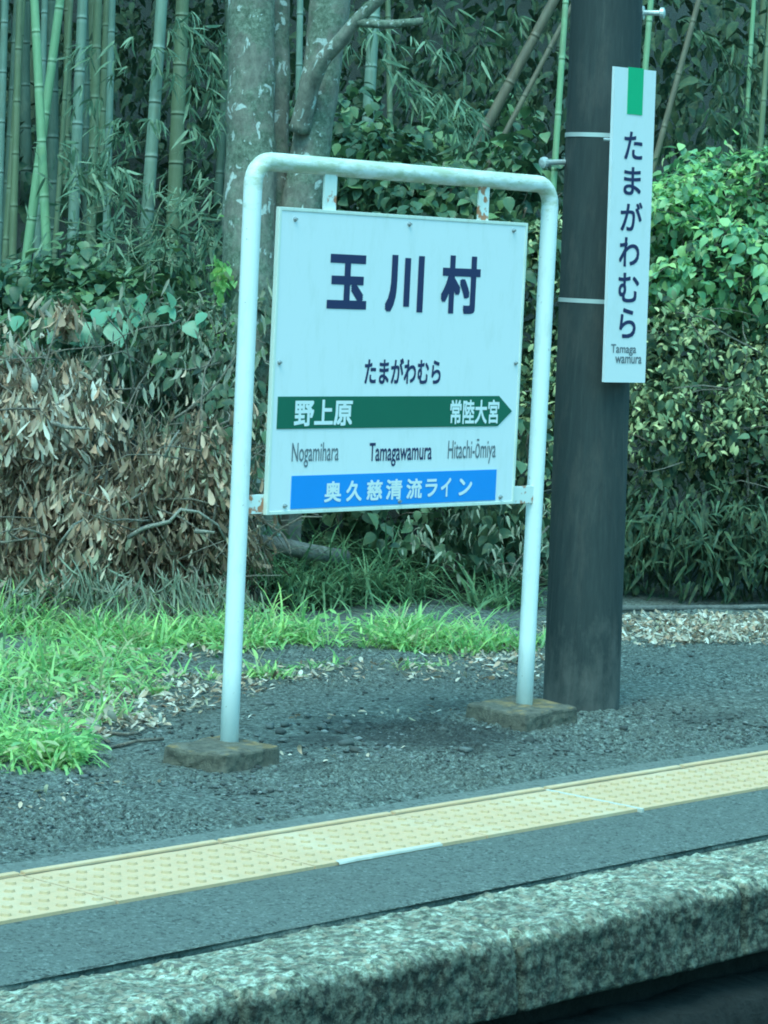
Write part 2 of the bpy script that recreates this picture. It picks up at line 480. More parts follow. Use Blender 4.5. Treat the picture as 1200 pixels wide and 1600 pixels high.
M = {
    'pipe': pipe_paint(),
    'board': paint('white_sign_board', (0.81, 0.785, 0.80), (0.45, 0.47, 0.38), 0.22, rough=0.3),
    'flange': paint('rusting_white_flat_bar', (0.78, 0.78, 0.74), (0.40, 0.42, 0.28), 0.4, rust=1.0),
    'rusty': paint('flaking_rusty_flat_bar', (0.78, 0.78, 0.74), (0.40, 0.42, 0.28), 0.4, rust=1.7),
    'ink': flat('navy_lettering', (0.020, 0.024, 0.095), 0.5),
    'grey_ink': flat('grey_lettering', (0.16, 0.17, 0.20), 0.5),
    'white_ink': flat('white_lettering', (0.82, 0.80, 0.80), 0.5),
    'green': flat('deep_green_film', (0.003, 0.125, 0.075), 0.4),
    'bright_green': flat('bright_green_film', (0.003, 0.44, 0.20), 0.4),
    'blue': flat('bright_blue_film', (0.004, 0.27, 0.76), 0.4),
    'steel': flat('dull_steel', (0.42, 0.42, 0.42), 0.45, metal=0.7),
    'galv': flat('galvanised_steel', (0.62, 0.62, 0.60), 0.4, metal=0.4),
    'pole': pole_mat(),
    'foot': footing_mat(),
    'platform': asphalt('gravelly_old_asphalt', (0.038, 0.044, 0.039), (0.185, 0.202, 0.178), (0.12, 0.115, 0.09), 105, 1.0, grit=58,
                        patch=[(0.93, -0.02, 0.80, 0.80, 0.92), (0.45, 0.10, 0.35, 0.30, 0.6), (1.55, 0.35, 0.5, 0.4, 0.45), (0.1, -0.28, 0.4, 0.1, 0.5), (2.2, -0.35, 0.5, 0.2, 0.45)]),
    'asphalt': asphalt('fine_grey_asphalt', (0.080, 0.090, 0.080), (0.155, 0.170, 0.152), (0.115, 0.112, 0.098), 150, 0.5),
    'pale': asphalt('pale_mortar_band', (0.105, 0.114, 0.101), (0.175, 0.186, 0.165), (0.135, 0.13, 0.112), 130, 0.3),
    'coping': coping_mat(),
    'under': earth_mat('dark_masonry', (0.006, 0.006, 0.006), (0.026, 0.026, 0.024), 20),
    'ballast': earth_mat('dark_ballast', (0.015, 0.015, 0.014), (0.07, 0.065, 0.06), 40),
    'tactile': tactile_mat(),
    'shade_grime': flat('ridge_shade_and_grime', (0.20, 0.17, 0.11), 0.9),  # shadow line of the raised ridge, with some dirt, painted dark
    'tactile_side': flat('shaded_grimy_stud_side', (0.50, 0.32, 0.18), 0.8),  # stud sides in darker yellow: shade and some grime put into the colour
    'seal': flat('pale_sealant', (0.52, 0.47, 0.41), 0.7),
    'soil': earth_mat('leafy_soil', (0.008, 0.013, 0.009), (0.050, 0.048, 0.030), 22),
    'bark': bark_mat(),
    'cane_green': bamboo_mat('bright_green_cane', (0.27, 0.42, 0.23), (0.18, 0.31, 0.165)),
    'cane_olive': bamboo_mat('olive_cane', (0.19, 0.22, 0.12), (0.12, 0.14, 0.075), (0.28, 0.31, 0.22)),
    'cane_grey': bamboo_mat('grey_green_cane', (0.24, 0.32, 0.25), (0.15, 0.21, 0.16), (0.42, 0.47, 0.42)),
    'cane_deep': bamboo_mat('shade_toned_cane', (0.10, 0.14, 0.10), (0.06, 0.09, 0.06), (0.17, 0.20, 0.16)),  # darker copy of the cane: shade of the deep grove in its colour
    'cane_dead': bamboo_mat('dead_brown_cane', (0.20, 0.15, 0.10), (0.10, 0.08, 0.06), (0.28, 0.23, 0.17)),
    'twig': earth_mat('dry_twig', (0.16, 0.125, 0.10), (0.46, 0.37, 0.29), 30),
    'pale_twig': earth_mat('bleached_twig', (0.34, 0.29, 0.24), (0.62, 0.55, 0.46), 30),
    'timber': earth_mat('old_timber', (0.10, 0.095, 0.085), (0.30, 0.28, 0.25), 16),
    'stone': earth_mat('loose_chippings', (0.06, 0.052, 0.048), (0.30, 0.26, 0.235), 9),
    'l_bamboo': leafmat('bamboo_leaf', [(0.08, 0.16, 0.10), (0.12, 0.22, 0.14), (0.20, 0.32, 0.21), (0.30, 0.42, 0.28)], 0.5, 0.3),
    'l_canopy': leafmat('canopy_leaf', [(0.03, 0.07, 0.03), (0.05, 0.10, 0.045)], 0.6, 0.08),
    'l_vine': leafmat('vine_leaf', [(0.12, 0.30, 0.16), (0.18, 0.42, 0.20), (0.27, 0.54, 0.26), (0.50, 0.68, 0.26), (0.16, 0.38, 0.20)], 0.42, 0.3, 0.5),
    'l_shadevine': leafmat('shade_vine_leaf', [(0.030, 0.085, 0.048), (0.045, 0.115, 0.062), (0.075, 0.16, 0.085), (0.16, 0.27, 0.11)], 0.45, 0.2, 0.5),  # vine leaf in darker greens, the bank's shade put into the colour
    'l_big': leafmat('big_vine_leaf', [(0.12, 0.32, 0.20), (0.18, 0.42, 0.27)], 0.4, 0.25, 0.5),
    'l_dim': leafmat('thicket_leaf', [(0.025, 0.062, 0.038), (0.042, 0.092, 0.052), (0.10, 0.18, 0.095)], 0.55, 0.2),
    'l_deep': leafmat('deep_thicket_leaf', [(0.015, 0.04, 0.027), (0.025, 0.06, 0.037), (0.045, 0.09, 0.05)], 0.6, 0.15, 0.2),  # thicket leaf darkened so its colour carries the deep shade
    'l_olive': leafmat('olive_shrub_leaf', [(0.16, 0.22, 0.11), (0.32, 0.36, 0.17), (0.50, 0.50, 0.24), (0.72, 0.66, 0.33), (0.24, 0.33, 0.17)], 0.55, 0.2),
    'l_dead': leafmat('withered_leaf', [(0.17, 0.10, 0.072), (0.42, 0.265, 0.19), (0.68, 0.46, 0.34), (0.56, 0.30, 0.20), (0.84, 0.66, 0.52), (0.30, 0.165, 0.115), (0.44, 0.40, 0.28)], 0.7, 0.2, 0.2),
    'l_deadin': leafmat('inner_shade_leaf', [(0.07, 0.045, 0.035), (0.12, 0.08, 0.06), (0.18, 0.12, 0.09)], 0.8, 0.1, 0.2),  # withered leaf darkened: shade inside the heaps painted in
    'l_pale': leafmat('pale_dry_leaf', [(0.50, 0.40, 0.33), (0.70, 0.58, 0.48), (0.32, 0.23, 0.17), (0.82, 0.72, 0.62)], 0.7, 0.15, 0.2),
    'l_wilt': leafmat('wilted_leaf', [(0.13, 0.17, 0.12), (0.22, 0.25, 0.18), (0.34, 0.35, 0.27), (0.17, 0.16, 0.12)], 0.6, 0.2, 0.3),
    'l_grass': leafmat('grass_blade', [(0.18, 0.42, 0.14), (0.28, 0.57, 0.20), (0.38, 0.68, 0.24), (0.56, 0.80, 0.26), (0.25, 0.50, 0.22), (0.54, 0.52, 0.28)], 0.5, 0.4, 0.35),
    'l_dgrass': leafmat('shaded_grass_blade', [(0.06, 0.15, 0.075), (0.10, 0.22, 0.11), (0.18, 0.32, 0.16)], 0.55, 0.3, 0.3),  # grass blade darkened, its shade put into the colour
}

# ------------------------------------------------------------------ leaf generator
PROF = {
    'ovate': [(0, .0), (.12, .36), (.35, .50), (.62, .38), (.85, .16), (1, 0)],
    'lance': [(0, .0), (.2, .45), (.55, .42), (1, 0)],
    'blade': [(0, .40), (.35, .50), (.7, .34), (1, 0)],
    'obov': [(0, .05), (.35, .38), (.68, .5), (.9, .28), (1, 0)],
}
def leaves(P, D, Nn, L, W, prof='lance', fold=0.3, curl=0.6):
    """arrays of leaves -> verts, faces (triangles); D grows along the leaf, Nn is its upper side"""
    n = len(P)
    L = np.broadcast_to(np.asarray(L, float), (n,)); W = np.broadcast_to(np.asarray(W, float), (n,))
    c = np.broadcast_to(np.asarray(curl, float), (n,)); c = np.where(np.abs(c) < 1e-3, 1e-3, c)
    D = D / np.linalg.norm(D, axis=1, keepdims=True)
    X = np.cross(D, Nn); X /= (np.linalg.norm(X, axis=1, keepdims=True) + 1e-9)
    Z = np.cross(X, D)
    pr = PROF[prof]; k = len(pr)
    vs = []
    for (y, wd) in pr:
        th = c * y
        yy = np.sin(th) / c; zz = -(1 - np.cos(th)) / c
        for sx in (-1, 0, 1):
            x = sx * wd
            zf = zz * L + (abs(x) * fold) * W
            vs.append(P + X * (x * W)[:, None] + D * (yy * L)[:, None] + Z * zf[:, None])
    V = np.stack(vs, 1)                                   # n, 3k, 3
    tri = []
    for i in range(k - 1):
        for a in (0, 1):
            p, q, r_, s_ = 3 * i + a, 3 * i + a + 1, 3 * (i + 1) + a + 1, 3 * (i + 1) + a
            tri.append((p, q, r_)); tri.append((p, r_, s_))
    tri = np.array(tri)
    Fc = (np.arange(n)[:, None, None] * (3 * k) + tri[None]).reshape(-1, 3)
    return V.reshape(-1, 3), Fc

def leaf_obj(name, parts, mat, parent=None):
    Vs, Fs, o = [], [], 0
    for V, Fc in parts:
        Vs.append(V); Fs.append(Fc + o); o += len(V)
    return mesh_obj(name, np.concatenate(Vs), np.concatenate(Fs), mat, parent, smooth=False)

def unit(a): return a / (np.linalg.norm(a, axis=-1, keepdims=True) + 1e-9)
def rnd(n, s=1.0): return rng.normal(0, s, (n, 3))

def blob_points(blobs, n, inner=0.25):
    """points in the outer shell of a union of ellipsoids (centre, radii); returns points and outward normals"""
    vol = np.array([b[1][0] * b[1][1] + b[1][1] * b[1][2] + b[1][0] * b[1][2] for b in blobs]); vol /= vol.sum()
    P, Nn = [], []
    for (c, r), f in zip(blobs, vol):
        m = int(n * f) + 1
        d = unit(rnd(m)); r = np.array(r)
        s = 1 - rng.random(m) ** 1.5 * inner
        P.append(np.array(c) + d * r * s[:, None]); Nn.append(unit(d / r))
    return np.concatenate(P), np.concatenate(Nn)

def gaps(P, Nn, thr, freq=2.6):
    k = np.array([mnoise.noise(Vector(p * freq)) + 0.5 * mnoise.noise(Vector(p * freq * 2.3)) for p in P]) > thr
    return P[k], Nn[k]

def above_ground(P, *arr):
    k = P[:, 2] > hill(P[:, 0], P[:, 1]) + 0.01
    return (P[k],) + tuple(a[k] for a in arr)

def foliage(blobs, n, L, W, prof='ovate', droop=0.5, spread=0.6, fold=0.3, curl=0.5, inner=0.35, jitter=0.25, gap=-0.16):
    P, Nn = blob_points(blobs, int(n * 1.25), inner)
    P, Nn = gaps(P, Nn, gap)
    lump = np.array([mnoise.noise(Vector(p * 3.1)) for p in P])
    P = P + Nn * (lump * jitter)[:, None]
    P, Nn = above_ground(P, Nn)
    m = len(P)
    tang = unit(np.cross(Nn, rnd(m)))
    D = unit(tang * spread + Nn * 0.35 + np.array([0, 0, -droop]) + rnd(m, 0.25))
    Nm = unit(Nn * 0.6 + np.array([0, 0, 0.8]) + rnd(m, 0.3))
    l = L * rng.uniform(0.6, 1.25, m)
    return leaves(P, D, Nm, l, l * W / L * rng.uniform(0.85, 1.15, m), prof, fold, curl * rng.uniform(0.3, 1.6, m))

def tufts(blobs, n, per, L, W, droop=1.1, prof='obov', fold=0.5, curl=1.0, inner=0.3, jitter=0.2, size=0.06, gap=-0.14):
    """hanging bunches of leaves"""
    P, Nn = blob_points(blobs, int(n * 1.3), inner)
    P, Nn = gaps(P, Nn, gap, 3.0)
    lump = np.array([mnoise.noise(Vector(p * 3.3)) for p in P])
    P = P + Nn * (lump * jitter)[:, None]
    P, Nn = above_ground(P, Nn)
    m = len(P)
    base = unit(np.array([0, 0, -droop]) + Nn * 0.30 + rnd(m, 0.24))
    P = np.repeat(P, per, 0) + rnd(m * per, size); Nn = np.repeat(Nn, per, 0)
    D = unit(np.repeat(base, per, 0) + rnd(m * per, 0.25))
    k = m * per
    l = L * rng.uniform(0.5, 1.3, k)
    return leaves(P, D, unit(Nn + rnd(k, 0.5)), l, l * W / L * rng.uniform(0.6, 1.2, k), prof, fold * rng.uniform(-1, 1.6, k) if False else fold, curl * rng.normal(0, 1, k))

def blades(P, L, W, lean=0.5, curl=1.4, up=1.0):
    m = len(P)
    a = rng.uniform(0, 2 * math.pi, m)
    h = np.stack([np.cos(a), np.sin(a), np.zeros(m)], 1)
    D = unit(h * (lean * rng.uniform(0.2, 1.2, m))[:, None] + np.array([0, 0, up]))
    Nm = unit(-h + np.array([0, 0, 0.6]))
    Nm = unit(-h * 0.2 + np.array([0, 0, 1.0]) - h * 0.8)
    l = L * rng.uniform(0.45, 1.2, m)
    # curl > 0 must bend the tip outward: upper side of an erect blade faces its axis
    return leaves(P, D, unit(-h + 0.3 * np.array([0, 0, 1.0])), l, W * rng.uniform(0.7, 1.2, m), 'blade', 0.25, curl * rng.uniform(0.3, 1.4, m))

def spray(tip, out, n_cl=7, per=5, L=0.13, W=0.017, reach=0.35):
    """a drooping bamboo side branch: leaf fans along a twig"""
    tip = np.array(tip, float); out = unit(np.array(out, float))
    Ps, Ds, Ns = [], [], []
    for k in range(n_cl):
        f = (k + 0.6) / n_cl
        c = tip + out * reach * f + np.array([0, 0, -0.22 * reach * f * f * 2]) + rnd(1, 0.035)[0]
        for j in range(per):
            Ps.append(c + rnd(1, 0.006)[0])
            Ds.append(out * 0.5 + np.array([0, 0, -0.75]) + rnd(1, 0.42)[0])
            Ns.append(np.array([0, 0, 0.4]) + out * 0.5 + rnd(1, 0.4)[0])
    n = len(Ps); l = L * rng.uniform(0.6, 1.25, n)
    return leaves(np.array(Ps), np.array(Ds), unit(np.array(Ns)), l, l * W / L, 'lance', 0.2, rng.uniform(0.1, 1.0, n))

# ================================================================== SETTING
# ground: platform flat, bank rising into the grove, out to the horizon
xs = np.unique(np.concatenate([np.linspace(-120, -14, 20), np.linspace(-14, 30, 111), np.linspace(30, 160, 24)]))
ys = np.unique(np.concatenate([[-1.80], np.linspace(-1.7, 2.7, 12), np.linspace(2.7, 20, 56), np.linspace(20, 60, 20), np.linspace(60, 160, 12)]))
gx, gy = np.meshgrid(xs, ys)
gz = hill(gx, gy)
for i in range(gz.shape[0]):
    for j in range(gz.shape[1]):
        if gy[i, j] > 2.0:
            gz[i, j] += 0.10 * mnoise.noise(Vector((gx[i, j] * 0.9, gy[i, j] * 0.9, 0.3))) * min(1, gy[i, j] - 2.0)
nx, ny = len(xs), len(ys)
Fg = [(j * nx + i, j * nx + i + 1, (j + 1) * nx + i + 1, (j + 1) * nx + i) for j in range(ny - 1) for i in range(nx - 1)]
Fsplit_p = [f for f in Fg if ys[f[0] // nx] < 2.65]
Fsplit_h = [f for f in Fg if ys[f[0] // nx] >= 2.65]
V = np.stack([gx, gy, gz], -1).reshape(-1, 3)
def sub(fs):
    idx = sorted({i for f in fs for i in f}); mp = {a: b for b, a in enumerate(idx)}
    return V[idx], [tuple(mp[i] for i in f) for f in fs]
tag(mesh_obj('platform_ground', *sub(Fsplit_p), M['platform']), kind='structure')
tag(mesh_obj('hillside', *sub(Fsplit_h), M['soil'], smooth=True), kind='structure')

def relief(name, x0, x1, y0, y1, st, fn, mat, z0):
    xs_, ys_ = np.arange(x0, x1 + st / 2, st), np.arange(y0, y1 + st / 2, st)
    a, b = np.meshgrid(xs_, ys_)
    edge = np.clip(np.minimum.reduce([(a - x0), (x1 - a), (b - y0), (y1 - b)]) / 0.03, 0, 1)
    z = z0 + fn(a, b) * edge - (1 - edge) * 0.010
    n_, m_ = len(xs_), len(ys_)
    i, j = np.meshgrid(np.arange(n_ - 1), np.arange(m_ - 1)); q = (j * n_ + i).ravel()
    o = mesh_obj(name, np.stack([a, b, z], -1).reshape(-1, 3), np.stack([q, q + 1, q + n_ + 1, q + n_], -1), mat, smooth=True)
    return tag(o, kind='structure')
def rough_ground(x, y):
    d, k = cells(x, y, 38); d2, k2 = cells(x + 3.1, y + 1.7, 85)
    mask = np.clip(0.55 + 1.5 * vnoise(x, y, 1.9) + 0.8 * vnoise(x, y, 6), 0.12, 1)
    return ((0.6 - d) * 0.026 * (k > 0.5) * mask).clip(0) + ((0.5 - d2) * 0.010 * mask).clip(0) + 0.010 * vnoise(x, y, 3) + 0.006 * vnoise(x, y, 14) + 0.010 * np.exp(-((np.hypot(x - 1.937, y - 0.066) - 0.14) / 0.05) ** 2) * (0.7 + vnoise(x, y, 11))
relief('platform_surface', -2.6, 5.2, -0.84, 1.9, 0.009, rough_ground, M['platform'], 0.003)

# asphalt walkway in front of the tactile strip, with a broken front edge
X0, X1 = -8.0, 16.0
xx = np.arange(X0, X1, 0.02)
mb = MB()
fe = np.array([-1.797 + 0.006 * mnoise.noise(Vector((x * 6, 0, 0))) + 0.010 * mnoise.noise(Vector((x * 1.7, 3, 0))) + 0.006 * mnoise.noise(Vector((x * 24, 5, 0))) for x in xx])
Vv = []; Ff = []
for x, y in zip(xx, fe):
    Vv += [(x, -1.352, 0.002), (x, y + 0.02, 0.002), (x, y + 0.005, -0.002), (x, y, -0.012), (x, y, -0.08)]
for i in range(len(xx) - 1):
    for k in range(4):
        Ff.append((i * 5 + k, i * 5 + k + 1, i * 5 + 5 + k + 1, i * 5 + 5 + k))
tag(mesh_obj('platform_asphalt', Vv, Ff, M['asphalt']), kind='structure')
def fine_asphalt(x, y):
    d, k = cells(x, y, 95)
    return ((0.55 - d) * 0.0055 * (0.4 + k)).clip(0) + 0.003 * vnoise(x, y, 7)
relief('walkway_surface', -3.0, 4.5, -1.796, -1.352, 0.0055, fine_asphalt, M['asphalt'], 0.004)
mb = MB()
Vv = []; Ff = []
for x in xx:
    e = -0.845 + 0.018 * mnoise.noise(Vector((x * 2.3, 9, 0))) + 0.010 * mnoise.noise(Vector((x * 14, 2, 0)))
    Vv += [(x, -0.964, 0.006), (x, e, 0.006), (x, e + 0.006, 0.0005)]
for i in range(len(xx) - 1):
    for k in range(2):
        Ff.append((i * 3 + k, i * 3 + 3 + k, i * 3 + 3 + k + 1, i * 3 + k + 1))
tag(mesh_obj('mortar_band', Vv, Ff, M['pale']), kind='structure')

# tactile paving: 0.72 m panels, a raised line along the back, five rows of domes
tp = MB()
k0 = int((X0 - 0.43) / 0.72)
for k in range(k0, k0 + 34):
    xa = 0.43 + 0.72 * k
    dx = random.uniform(-0.004, 0.004); dy = random.uniform(-0.002, 0.002)
    tp.box(xa + 0.003, xa + 0.717, -1.354 + dy, -0.966 + dy, -0.01, 0.011 + random.uniform(-0.001, 0.001))
    tp.box(xa + 0.008, xa + 0.712, -0.991 + dy, -0.968 + dy, 0.009, 0.0195, 0.003)
    if -3.6 < xa < 4.5:
        for i in range(12):
            for j in range(5):
                cx, cy = xa + 0.03 + 0.06 * i, -1.315 + 0.066 * j + dy
                r0, r1, n = 0.0150, 0.0115, 10
                ring = [(cx + r0 * math.cos(a), cy + r0 * math.sin(a), 0.0105) for a in np.linspace(0, 2 * math.pi, n, endpoint=False)] + \
                       [(cx + r1 * math.cos(a), cy + r1 * math.sin(a), 0.0170) for a in np.linspace(0, 2 * math.pi, n, endpoint=False)]
                tp.add(ring, [(q, (q + 1) % n, n + (q + 1) % n, n + q) for q in range(n)] + [tuple(range(n, 2 * n))])
to = tag(tp.build('tactile_paving', [M['tactile'], M['tactile_side']]), kind='structure')
for p in to.data.polygons:
    if 0.05 < p.normal.z < 0.95 and p.area < 1e-4: p.material_index = 1
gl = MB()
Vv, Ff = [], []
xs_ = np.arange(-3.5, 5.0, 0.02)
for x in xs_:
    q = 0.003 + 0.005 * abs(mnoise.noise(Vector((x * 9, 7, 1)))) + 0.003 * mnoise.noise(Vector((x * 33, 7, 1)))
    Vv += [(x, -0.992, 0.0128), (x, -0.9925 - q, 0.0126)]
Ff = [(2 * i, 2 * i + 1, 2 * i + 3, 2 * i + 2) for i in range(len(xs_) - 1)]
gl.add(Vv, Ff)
tag(gl.build('paving_shade_line', M['shade_grime']), kind='structure')  # thin strip painting the ridge's shadow and dirt
# white sealant: one joint between panels and a stretch along the front edge
sb = MB()
sb.box(0.4235, 0.4365, -1.372, -0.99, 0.0, 0.0145, 0.002)
Vv, Ff = [], []
xs_ = np.arange(-0.92, -0.48, 0.012)
for x in xs_:
    q = 0.002 + 0.020 * max(0, mnoise.noise(Vector((x * 6, 1, 1)))) + 0.004 * abs(mnoise.noise(Vector((x * 31, 1, 1))))
    Vv += [(x, -1.356 - q, 0.0045), (x, -1.356 - q * 0.5, 0.010), (x, -1.35 + 0.004, 0.0135)]
for i in range(len(xs_) - 1):
    for k in range(2): Ff.append((i * 3 + k, i * 3 + k + 1, i * 3 + 3 + k + 1, i * 3 + 3 + k))
sb.add(Vv, Ff)
xs_ = np.arange(-2.05, -1.72, 0.015)
Vv, Ff = [], []
for x in xs_:
    q = 0.006 + 0.006 * abs(mnoise.noise(Vector((x * 15, 4, 1))))
    Vv += [(x, -0.968, 0.0115), (x, -0.962 + q, 0.010), (x, -0.958 + q, 0.0065)]
for i in range(len(xs_) - 1):
    for k in range(2): Ff.append((i * 3 + k, i * 3 + k + 1, i * 3 + 3 + k + 1, i * 3 + 3 + k))
sb.add(Vv, Ff)
tag(sb.build('paving_sealant', M['seal']), kind='structure')

# coping blocks along the platform edge: rough cast concrete, worn nose
prof = [(-1.806, -0.12), (-1.808, -0.02), (-1.816, -0.012)]
prof += [(-1.822 - 0.0085 * k, -0.010 - 0.0003 * k) for k in range(31)]
prof += [(-2.088, -0.023), (-2.097, -0.029), (-2.105, -0.037), (-2.111, -0.046), (-2.115, -0.056)]
prof += [(-2.116 - 0.0004 * k, -0.065 - 0.008 * k) for k in range(20)]
prof += [(-2.118, -0.224), (-2.10, -0.232), (-1.95, -0.235)]
seams = [-0.075 + 0.98 * k for k in range(-8, 16)]
xx = np.concatenate([np.arange(-6.5, -3.0, 0.05), np.arange(-3.0, 2.2, 0.0075), np.arange(2.2, 12.0, 0.05)])
pr = np.array(prof); arc = np.concatenate([[0], np.cumsum(np.hypot(*np.diff(pr, axis=0).T))])
AX, AS = np.meshgrid(xx, arc, indexing='ij')
d1, k1 = cells(AX, AS, 26); d2, k2 = cells(AX + 5, AS + 2, 58)
dd = ((0.6 - d1) * 0.022 * (k1 - 0.25)).clip(-0.006) + ((0.55 - d2) * 0.009 * (0.3 + k2)).clip(0) + 0.016 * vnoise(AX, AS, 8) + 0.008 * vnoise(AX, AS, 24)
sdd = np.min(np.abs(xx[:, None] - np.array(seams)[None]), 1)
groove = 0.035 * np.clip(1 - sdd / 0.016, 0, 1)[:, None]
nrm = np.zeros_like(pr); nrm[3:34] = (0, 1); nrm[34:39] = [(-.3, .95), (-.5, .86), (-.7, .7), (-.86, .5), (-.95, .3)]; nrm[39:60] = (-1, 0)
Y_ = pr[None, :, 0] + nrm[None, :, 0] * (dd - groove); Z_ = pr[None, :, 1] + nrm[None, :, 1] * (dd * 0.8 - groove * 0.6)
Vv = np.stack([AX, Y_, Z_], -1).reshape(-1, 3)
n = len(prof)
ii, kk = np.meshgrid(np.arange(len(xx) - 1), np.arange(n - 1), indexing='ij')
Ff = np.stack([ii * n + kk, ii * n + kk + 1, (ii + 1) * n + kk + 1, (ii + 1) * n + kk], -1).reshape(-1, 4)
tag(mesh_obj('platform_kerb', Vv, Ff, M['coping'], smooth=True), kind='structure')

# platform retaining wall below the overhang, ledge and track bed
mb = MB()
mb.box(-8, 14, -1.95, -1.80, -1.1, -0.10)
mb.build('platform_wall', M['under'])
tag(bpy.data.objects['platform_wall'], kind='structure')
Vv = []; xx2 = np.arange(-6.5, 12, 0.03)
pr2 = [(-1.95, -0.34), (-2.0, -0.33), (-2.08, -0.33), (-2.13, -0.345), (-2.15, -0.39), (-2.155, -0.5), (-2.16, -0.8), (-2.17, -1.1)]
for x in xx2:
    for (y, z) in pr2:
        d = 0.018 * mnoise.noise(Vector((x * 5, y * 8, z * 8))) + 0.010 * mnoise.noise(Vector((x * 19, y * 19, z * 19)))
        Vv.append((x, y + d, z + d))
n = len(pr2)
ii, kk = np.meshgrid(np.arange(len(xx2) - 1), np.arange(n - 1), indexing='ij')
tag(mesh_obj('masonry_ledge', Vv, np.stack([ii * n + kk, ii * n + kk + 1, (ii + 1) * n + kk + 1, (ii + 1) * n + kk], -1).reshape(-1, 4), M['under'], smooth=True), kind='structure')
tag(mesh_obj('track_bed', [(-120, -1.9, -1.05), (-120, -160, -1.05), (160, -160, -1.05), (160, -1.9, -1.05)], [(0, 1, 2, 3)], M['ballast']), kind='structure')

# ================================================================== STATION SIGN
def text_mesh(txt, box, y_front, mat, parent, label, name='lettering', weight=0.0, extrude=0.0012, frame=None):
    """writing fitted into box (u0, u1, v0, v1) of the plane y = y_front (or of a frame: origin, right, up, normal)"""
    cu = bpy.data.curves.new(name, 'FONT')
    cu.body = txt; cu.size = 1.0; cu.fill_mode = 'BOTH'; cu.resolution_u = 4
    o = bpy.data.objects.new(name, cu); COL.objects.link(o)
    bpy.context.view_layer.update()
    me = bpy.data.meshes.new_from_object(o.evaluated_get(bpy.context.evaluated_depsgraph_get()))
    bpy.data.objects.remove(o); bpy.data.curves.remove(cu)
    v = np.empty(len(me.vertices) * 3, np.float32); me.vertices.foreach_get('co', v); v = v.reshape(-1, 3)
    fs = [tuple(p.vertices) for p in me.polygons]
    bpy.data.meshes.remove(me)
    lo, hi = v[:, :2].min(0), v[:, :2].max(0)
    if weight > 0:                                   # heavier strokes: shifted copies, each a hair behind the last
        k = 3 if weight > 0.02 else 2
        vs, ff, q = [], [], 0
        for sx in np.linspace(-weight, weight, k):
            for sy in np.linspace(-weight, weight, k):
                vs.append(v + np.array([sx, sy, 0], np.float32) + np.array([0, 0, 1e-9], np.float32)); ff += [tuple(i + q * len(v) for i in f) for f in fs]; q += 1
        dep = np.repeat(np.arange(q) * 0.00006, len(v)); v = np.concatenate(vs); fs = ff
    else: dep = np.zeros(len(v))
    lo, hi = v[:, :2].min(0), v[:, :2].max(0)
    u0, u1, v0, v1 = box
    a = (v[:, 0] - lo[0]) / (hi[0] - lo[0]) * (u1 - u0) + u0
    b = (v[:, 1] - lo[1]) / (hi[1] - lo[1]) * (v1 - v0) + v0
    if frame is None:
        W_ = np.stack([a, np.full_like(a, y_front) + dep, b], 1)
    else:
        O, Rr, Uu, Nn_ = frame
        W_ = np.asarray(O) + a[:, None] * Rr + b[:, None] * Uu + Nn_ * (y_front - dep)[:, None]
    ob = mesh_obj(name, W_, fs, mat, parent)
    if label: ob['label'] = label
    return ob

HT, WP = 1.95, 1.5153
sign = thing('station_sign', 'white station name sign hung in a bent white pipe frame on two footings', 'station sign', (0, 0, 0))
cr = 0.075
path = [(0, 0, -0.05), (0, 0, 0.3), (0, 0, 0.9), (0, 0, 1.5)] + [(cr - cr * math.cos(a), 0, HT - cr + cr * math.sin(a)) for a in np.linspace(0, math.pi / 2, 9)]
path += [(x, 0, HT) for x in (0.4, 0.76, 1.1)]
path += [(WP - cr + cr * math.sin(a), 0, HT - cr + cr * math.cos(a)) for a in np.linspace(0, math.pi / 2, 9)] + [(WP, 0, 1.5), (WP, 0, 0.9), (WP, 0, 0.3), (WP, 0, -0.05)]
MB().tube(path, 0.0305, 20).build('pipe_frame', M['pipe'], sign, True)
BX0, BX1, BZ0, BZ1 = 0.0975, 1.357, 0.806, 1.805
board = MB().box(BX0, BX1, -0.030, -0.016, BZ0, BZ1, 0.002).build('sign_board', M['board'], sign)
tr = MB()
e = 0.009
for (a, b_, c_, d_) in ((BX0 - .002, BX0 + e, BZ0 - .002, BZ1 + .002), (BX1 - e, BX1 + .002, BZ0 - .002, BZ1 + .002), (BX0 + e, BX1 - e, BZ0 - .002, BZ0 + e), (BX0 + e, BX1 - e, BZ1 - e, BZ1 + .002)):
    tr.box(a, b_, -0.0325, -0.0145, c_, d_, 0.0012)
tr.build('board_edging', M['flange'] if False else paint('yellowed_edging', (0.74, 0.74, 0.66), (0.38, 0.36, 0.22), 0.5), board)
for (u, v) in ((.170, 1.770), (.727, 1.777), (1.281, 1.778), (.125, 1.303), (1.329, 1.309), (.179, .832), (.742, .831), (1.281, .831)):
    s = MB()
    s.tube([(u, -0.0285, v), (u, -0.033, v), (u, -0.035, v)], [0.0085, 0.008, 0.005], 12)
    s.tube([(u, -0.034, v), (u, -0.041, v)], [0.0045, 0.004], 8)
    s.build('screw', M['steel'], board)
YF = -0.0315
for ch, bx, wt in (('玉', (.3364, .5294, 1.4829, 1.6639), .034), ('川', (.6222, .8154, 1.477, 1.6713), .036), ('村', (.9074, 1.1132, 1.4783, 1.6791), .032)):
    text_mesh(ch, bx, YF, M['ink'], board, 'large navy character ' + ch, weight=wt)
text_mesh('たまがわむら', (.5376, .9268, 1.2333, 1.3212), YF, M['ink'], board, 'navy hiragana line reading たまがわむら', weight=0.022)
text_mesh('Nogamihara', (.2029, .4278, .957, 1.0388), YF, M['grey_ink'], board, 'small grey romanised name Nogamihara', weight=0.004)
